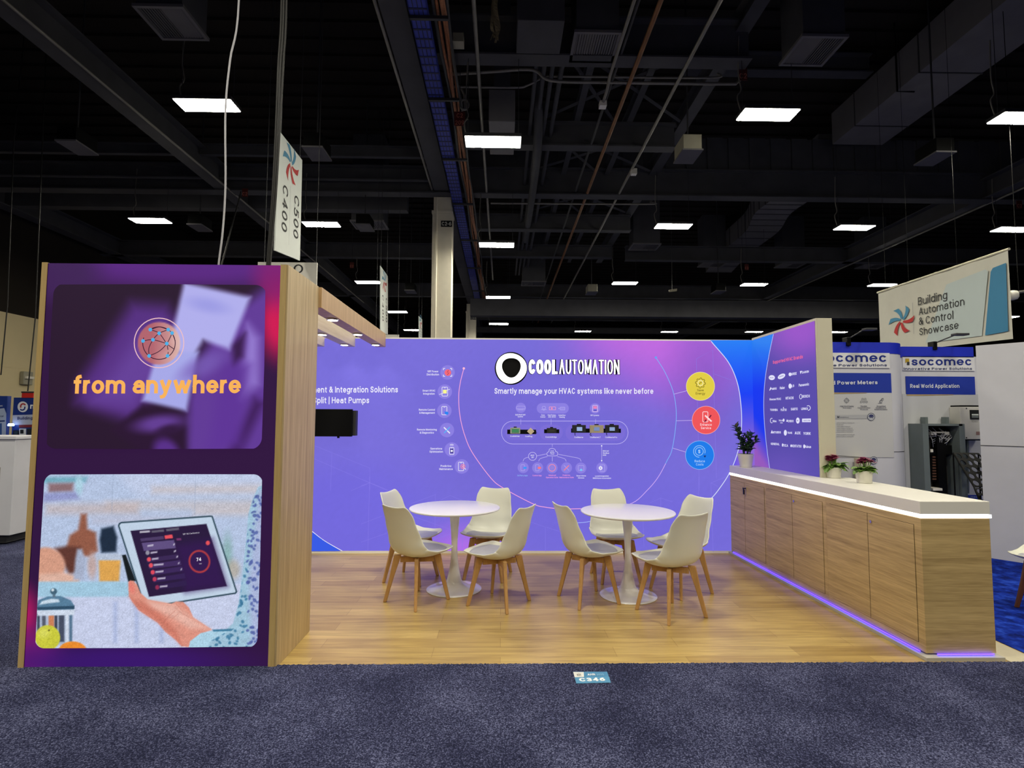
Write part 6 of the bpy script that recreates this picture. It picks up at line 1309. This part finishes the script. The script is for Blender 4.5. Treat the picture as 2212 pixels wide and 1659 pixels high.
t = thing('inverter_box', 'white wall mounted power box with small black display', 'electrical box', tuple(S2.px(SB(935, 700), .1)))
g = MB(); bx(836, 490, 1003, 700, .008, .17, g); g.build('housing', mat('light_grey_box', (200, 198, 192), .5, var=.02), t, bevel=.006)
bx(836, 480, 996, 491, .008, .15).build('edge_trim', M['black'], t); bx(842, 700, 1000, 708, .008, .15).build('edge_trim', M['black'], t)
g = MB(); bx(892, 510, 952, 570, .17, .176, g, (26, 28, 30)); bx(901, 536, 943, 546, .176, .178, g, (206, 214, 208)); bx(901, 552, 943, 558, .176, .178, g, (150, 160, 160)); g.build('display', M['print'], t)
d = Draw(S2, .172); [d.text(s_, SB(x0, y), SB(x1, y), 1.6, (110, 112, 116), .01) for s_, x0, x1, y in (('POWER METER', 897, 947, 578), ('SERIES', 901, 943, 588))]; d.poly([SB(931, 650), SB(955, 650), SB(955, 672), SB(931, 672)], (150, 120, 116)); d.build('markings', M['print'], t)
for xx in (868, 994):
    for yy in (500, 690): d = Draw(S2, .172); d.ell(*SB(xx, yy), 1.5, None, (60, 60, 62), .001, 12); d.build('screw', M['print'], t)
for xx in (895, 938):
    g = MB(); g.tube([S2.px(SB(xx, 705), .03), S2.px(SB(xx + 3, 1060), .03)], .016, 10); g.build('conduit', M['galv'], t, smooth=50)
def perforated_rack():
    t_ = thing('perforated_rack', 'black sloping rack with round holes behind the counter', 'rack', tuple(S2.px(SB(850, 1090), .5)))
    A, B_, Cc, Dd = S2.px(SB(735, 785), .28), S2.px(SB(895, 788), .28), S2.px(SB(968, 985), .50), S2.px(SB(765, 985), .50)
    def bil(u, v): return (A * (1 - u) + B_ * u) * (1 - v) + (Dd * (1 - u) + Cc * u) * v
    A2, B2, C2_, D2 = S2.px(SB(768, 995), .50), S2.px(SB(932, 995), .50), S2.px(SB(968, 1100), .62), S2.px(SB(760, 1100), .62)
    def bil2(u, v): return (A2 * (1 - u) + B2 * u) * (1 - v) + (D2 * (1 - u) + C2_ * u) * v
    def perf(fn, nu, nv, name):
        g = MB(); K = 24; nn = (fn(1, 0) - fn(0, 0)).cross(fn(0, 1) - fn(0, 0)).normalized() * .004
        for i in range(nu):
            for j in range(nv):
                vs = []
                for k in range(K):
                    a = 2 * PI * k / K; cu, su_ = math.cos(a), math.sin(a); m_ = max(abs(cu), abs(su_)); vs.append(fn((i + .5 + .5 * cu / m_) / nu, (j + .5 + .5 * su_ / m_) / nv))
                for k in range(K): a = 2 * PI * k / K; vs.append(fn((i + .5 + .37 * math.cos(a)) / nu, (j + .5 + .37 * math.sin(a)) / nv))
                g.add(vs, [(k, (k + 1) % K, K + (k + 1) % K, K + k) for k in range(K)])
        o = g.build(name, M['black'], t_); o.modifiers.new('thick', 'SOLIDIFY').thickness = .008
    perf(bil, 4, 5, 'upper_tray'); perf(bil2, 4, 3, 'lower_tray')
    g = MB()
    for a, b_ in ((A, Dd), (B_, Cc), (Dd, Cc), (A, B_), (A2, D2), (B2, C2_), (D2, C2_), (Dd, D2), (Cc, C2_)): g.tube([a, b_], .008, 6)
    for p_ in (D2, C2_, A, B_): g.tube([p_, Vector((p_.x, p_.y, .004))], .008, 6)
    g.build('frame', M['black'], t_)
perforated_rack()
for k in range(2):
    x, y = ((810, 855), (850, 870))[k]
    p_ = [S2.px(SB(x + 26 * math.cos(a), y + 26 * math.sin(a)), 0.40 + .03 * k) for a in np.linspace(0, 2 * PI, 20)]
o = MB().tube(p_, .005, 6).build('cable_coil', M['cableb']); tag(o, 'small black cable coil lying on the perforated rack', 'cable')

# ------------------------------------------------------------------ stands far left
LP = lambda x, y: (x / 2.764, 640 + y / 2.764)
BL = planeY(11.3)
def lq(g, x0, y0, x1, y1, o0, o1, col=None, pl_=BL):
    a_, b_ = pl_.uv(LP(x0, y1)), pl_.uv(LP(x1, y0)); g.prism([pl_.at((a_.x, a_.y), o0), pl_.at((b_.x, a_.y), o0), pl_.at((b_.x, b_.y), o0), pl_.at((a_.x, b_.y), o0)], pl_.n * (o1 - o0), col); return g
tbl = thing('draped_table', 'table with a black drape in front of the far blue display', 'table', (-9.7, 11.2, 0))
g = MB(); a_ = BL.uv(LP(40, 965)); g.box(a_.x - .9, a_.x + 1.6, 10.8, 11.28, .72, .76); g.build('tabletop', M['black'], tbl)
g = MB(); g.grid(60, 2, lambda u, v: (a_.x - .9 + 2.5 * u, 10.79 + .015 * math.sin(u * 90), .004 + .72 * v)); g.build('drape', M['drape'], tbl)
t = thing('display_wall', 'far blue display panel with white swirl emblem, left of the tower', 'display wall', (-9.9, 11.3, 0))
g = MB(); lq(g, 60, 606, 330, 965, -.04, 0); g.build('panel', mat('dark_blue_panel', (24, 48, 122), .5, var=.08), t); g = MB(); lq(g, -120, 596, 58, 965, -.04, .05); g.build('side_panel', mat('dark_blue_panel_left', (28, 54, 132), .5, var=.08), t)
a_ = BL.uv(LP(100, 965)); MB().box(-11.0, -8.6, 11.29, 11.34, .004, a_.y + .02).build('lower_panel', M['panelblue'], t)
d = Draw(BL, .004); c_ = LP(137, 660); d.ell(c_[0], c_[1], 11.3, 11.6, (226, 228, 236)); d.ring(c_[0] + 1, c_[1] - 1, 5.4, 3.2, (170, 60, 60), math.radians(150), math.radians(330), .002, 16); d.ring(c_[0] - 1, c_[1] + 1.5, 5.6, 3.0, (40, 60, 130), math.radians(-20), math.radians(140), .002, 16)
d.text('n', LP(180, 672), LP(204, 672), 12, (236, 238, 246), .03)
d.poly([LP(76, 710), LP(210, 706), LP(210, 766), LP(76, 768)], (176, 182, 204)); d.text('Building', LP(105, 737), LP(196, 735), 6.2, (30, 42, 104), .02, .002); d.poly([LP(115, 768), LP(200, 766), LP(200, 782), LP(115, 784)], (120, 32, 40), .002)
for (x0, y0, x1, y1, cl) in ((80, 800, 114, 836, (16, 22, 34)), (117, 790, 158, 830, (206, 210, 216)), (122, 796, 143, 820, (20, 26, 30)), (163, 790, 200, 832, (30, 34, 46)), (86, 806, 106, 828, (40, 56, 70))): d.poly([LP(x0, y0), LP(x1, y0), LP(x1, y1), LP(x0, y1)], cl, .003 + .0005 * x0 / 100)
d.poly([LP(112, 868), LP(126, 848), LP(150, 848), LP(160, 870), LP(150, 898), LP(120, 898)], (150, 168, 206), .002)
d.o = .055; d.poly([LP(-60, 680), LP(40, 668), LP(52, 700), LP(50, 840), LP(-60, 840)], (170, 184, 214)); d.text('tec', LP(2, 660), LP(32, 658), 3.5, (220, 226, 240), .01); d.text('ental', LP(0, 722), LP(36, 720), 3.6, (30, 42, 104), .01, .002); d.poly([LP(2, 742), LP(44, 740), LP(44, 748), LP(2, 750)], (40, 60, 120), .002); d.poly([LP(0, 760), LP(26, 758), LP(26, 838), LP(0, 838)], (60, 92, 160), .002)
d.build('graphics', M['print'], t)
a_ = BL.px(LP(92, 768), .1); o = MB().lathe([(.05, -.02), (.055, 0), (.04, .03)], a_, 16).build('display_lamp', mat('blue_white_lamp', (220, 235, 255), .5, emit=(170, 200, 255), es=6)); o['label'] = 'small glowing blue white lamp on the far blue display'; o['category'] = 'lamp'
p_ = atY(LP(145, 930), 11.05); z0 = .762
t = thing('desk_thermostat', 'small white framed device on the black draped table', 'device', (p_.x, 11.05, z0)); g = MB(); g.obox((p_.x, 11.05, z0 + .075), (.16, .03, .14), Matrix.Rotation(-.3, 3, 'X')); g.build('case', M['white'], t, bevel=.01); g = MB(); g.obox((p_.x, 11.03, z0 + .08), (.10, .012, .085), Matrix.Rotation(-.3, 3, 'X')); g.build('screen', M['black'], t)
# pale counter cut by the left edge
t = thing('exhibit_counter', 'pale grey counter at the left picture edge', 'counter', (-6.7, 7.1, 0)); rx = atY((27, 1050), 6.85).x
MB().box(rx - 1.5, rx, 6.85, 7.35, .10, 1.275).build('body', M['panelw'], t, bevel=.004); MB().box(rx - 1.5, rx + .02, 6.83, 7.37, 1.275, 1.312).build('top', M['panelw'], t, bevel=.004); MB().box(rx - 1.42, rx - .08, 6.9, 7.3, .0, .10).build('plinth', M['dark'], t)
g = MB(); g.box(rx - 1.4, rx - .16, 6.843, 6.852, .55, .93); g.build('inset_panel', M['boxgrey'], t)
t = thing('wrapped_carton', 'carton wrapped in clear plastic beside the pale counter', 'box', (-6.35, 7.75, 0)); x0, x1 = atY((22, 1120), 7.6).x, atY((52, 1120), 7.6).x
MB().box(x0 - .2, x1 - .01, 7.6, 8.1, .0, .14).build('dark_base', M['dark'], t); MB().box(x0 - .2, x1, 7.58, 8.1, .14, .46).build('carton', M['wrap'], t, bevel=.03, seg=3)
# things on the far beige wall
p_ = atX((53, 817), -15.98); t = thing('wall_fixture', 'small pale fixture high on the beige wall at far left', 'fixture', tuple(p_)); MB().box(-15.985, -15.85, p_.y - .18, p_.y + .18, p_.z - .22, p_.z + .22).build('housing', M['boxgrey'], t, bevel=.02); MB().box(-15.85, -15.78, p_.y - .14, p_.y + .14, p_.z - .02, p_.z + .06).build('lens', M['white'], t)
p_ = atY((63, 853), 11.36); t = thing('red_box', 'small red lidded box on top of the far blue display', 'box', (p_.x, 11.36, 0)); zt_ = BL.uv(LP(150, 606)).y; MB().box(p_.x - .09, p_.x + .14, 11.29, 11.335, zt_ + .002, zt_ + .10).build('body', M['red'], t); MB().box(p_.x - .1, p_.x + .15, 11.285, 11.34, zt_ + .10, zt_ + .13).build('lid', M['dark'], t)
tubething('hanging_cable', 'thin dark cable hanging in front of the beige wall, beside the tower', 'cable', [tuple(atY((104, 14), 12.2)), q((92, 300), 12.2), q((76, 690), 12.2), q((60, 845), 12.2)], .012, M['cableb'])
tubething('hanging_cable', 'thin dark cable hanging at the far left edge', 'cable', [tuple(atY((56, 40), 12.6)), q((30, 300), 12.6), q((16, 660), 12.6), q((2, 810), 12.6)], .012, M['cableb'])

# ------------------------------------------------------------------ hang every lamp from what is above it
bpy.context.view_layer.update(); dg = bpy.context.evaluated_depsgraph_get()
for o in [o for o in C.objects if o.name.startswith('hanging_hall_light')]:
    z = o.location.z
    for chd in o.children:
        if chd.name.startswith('hanger_wire'):
            xs = [v.co.x for v in chd.data.vertices]; x_ = o.location.x + sum(xs) / len(xs) * o.scale.x
            hit, loc, *_ = S.ray_cast(dg, Vector((x_ + .02, o.location.y, z + .25)), Vector((0, 0, 1)))
            if o.name.endswith('.001') and x_ > 5: loc.z = 7.96
            chd.scale.z = ((loc.z if hit else 10.8) - z - .001) / 3.85
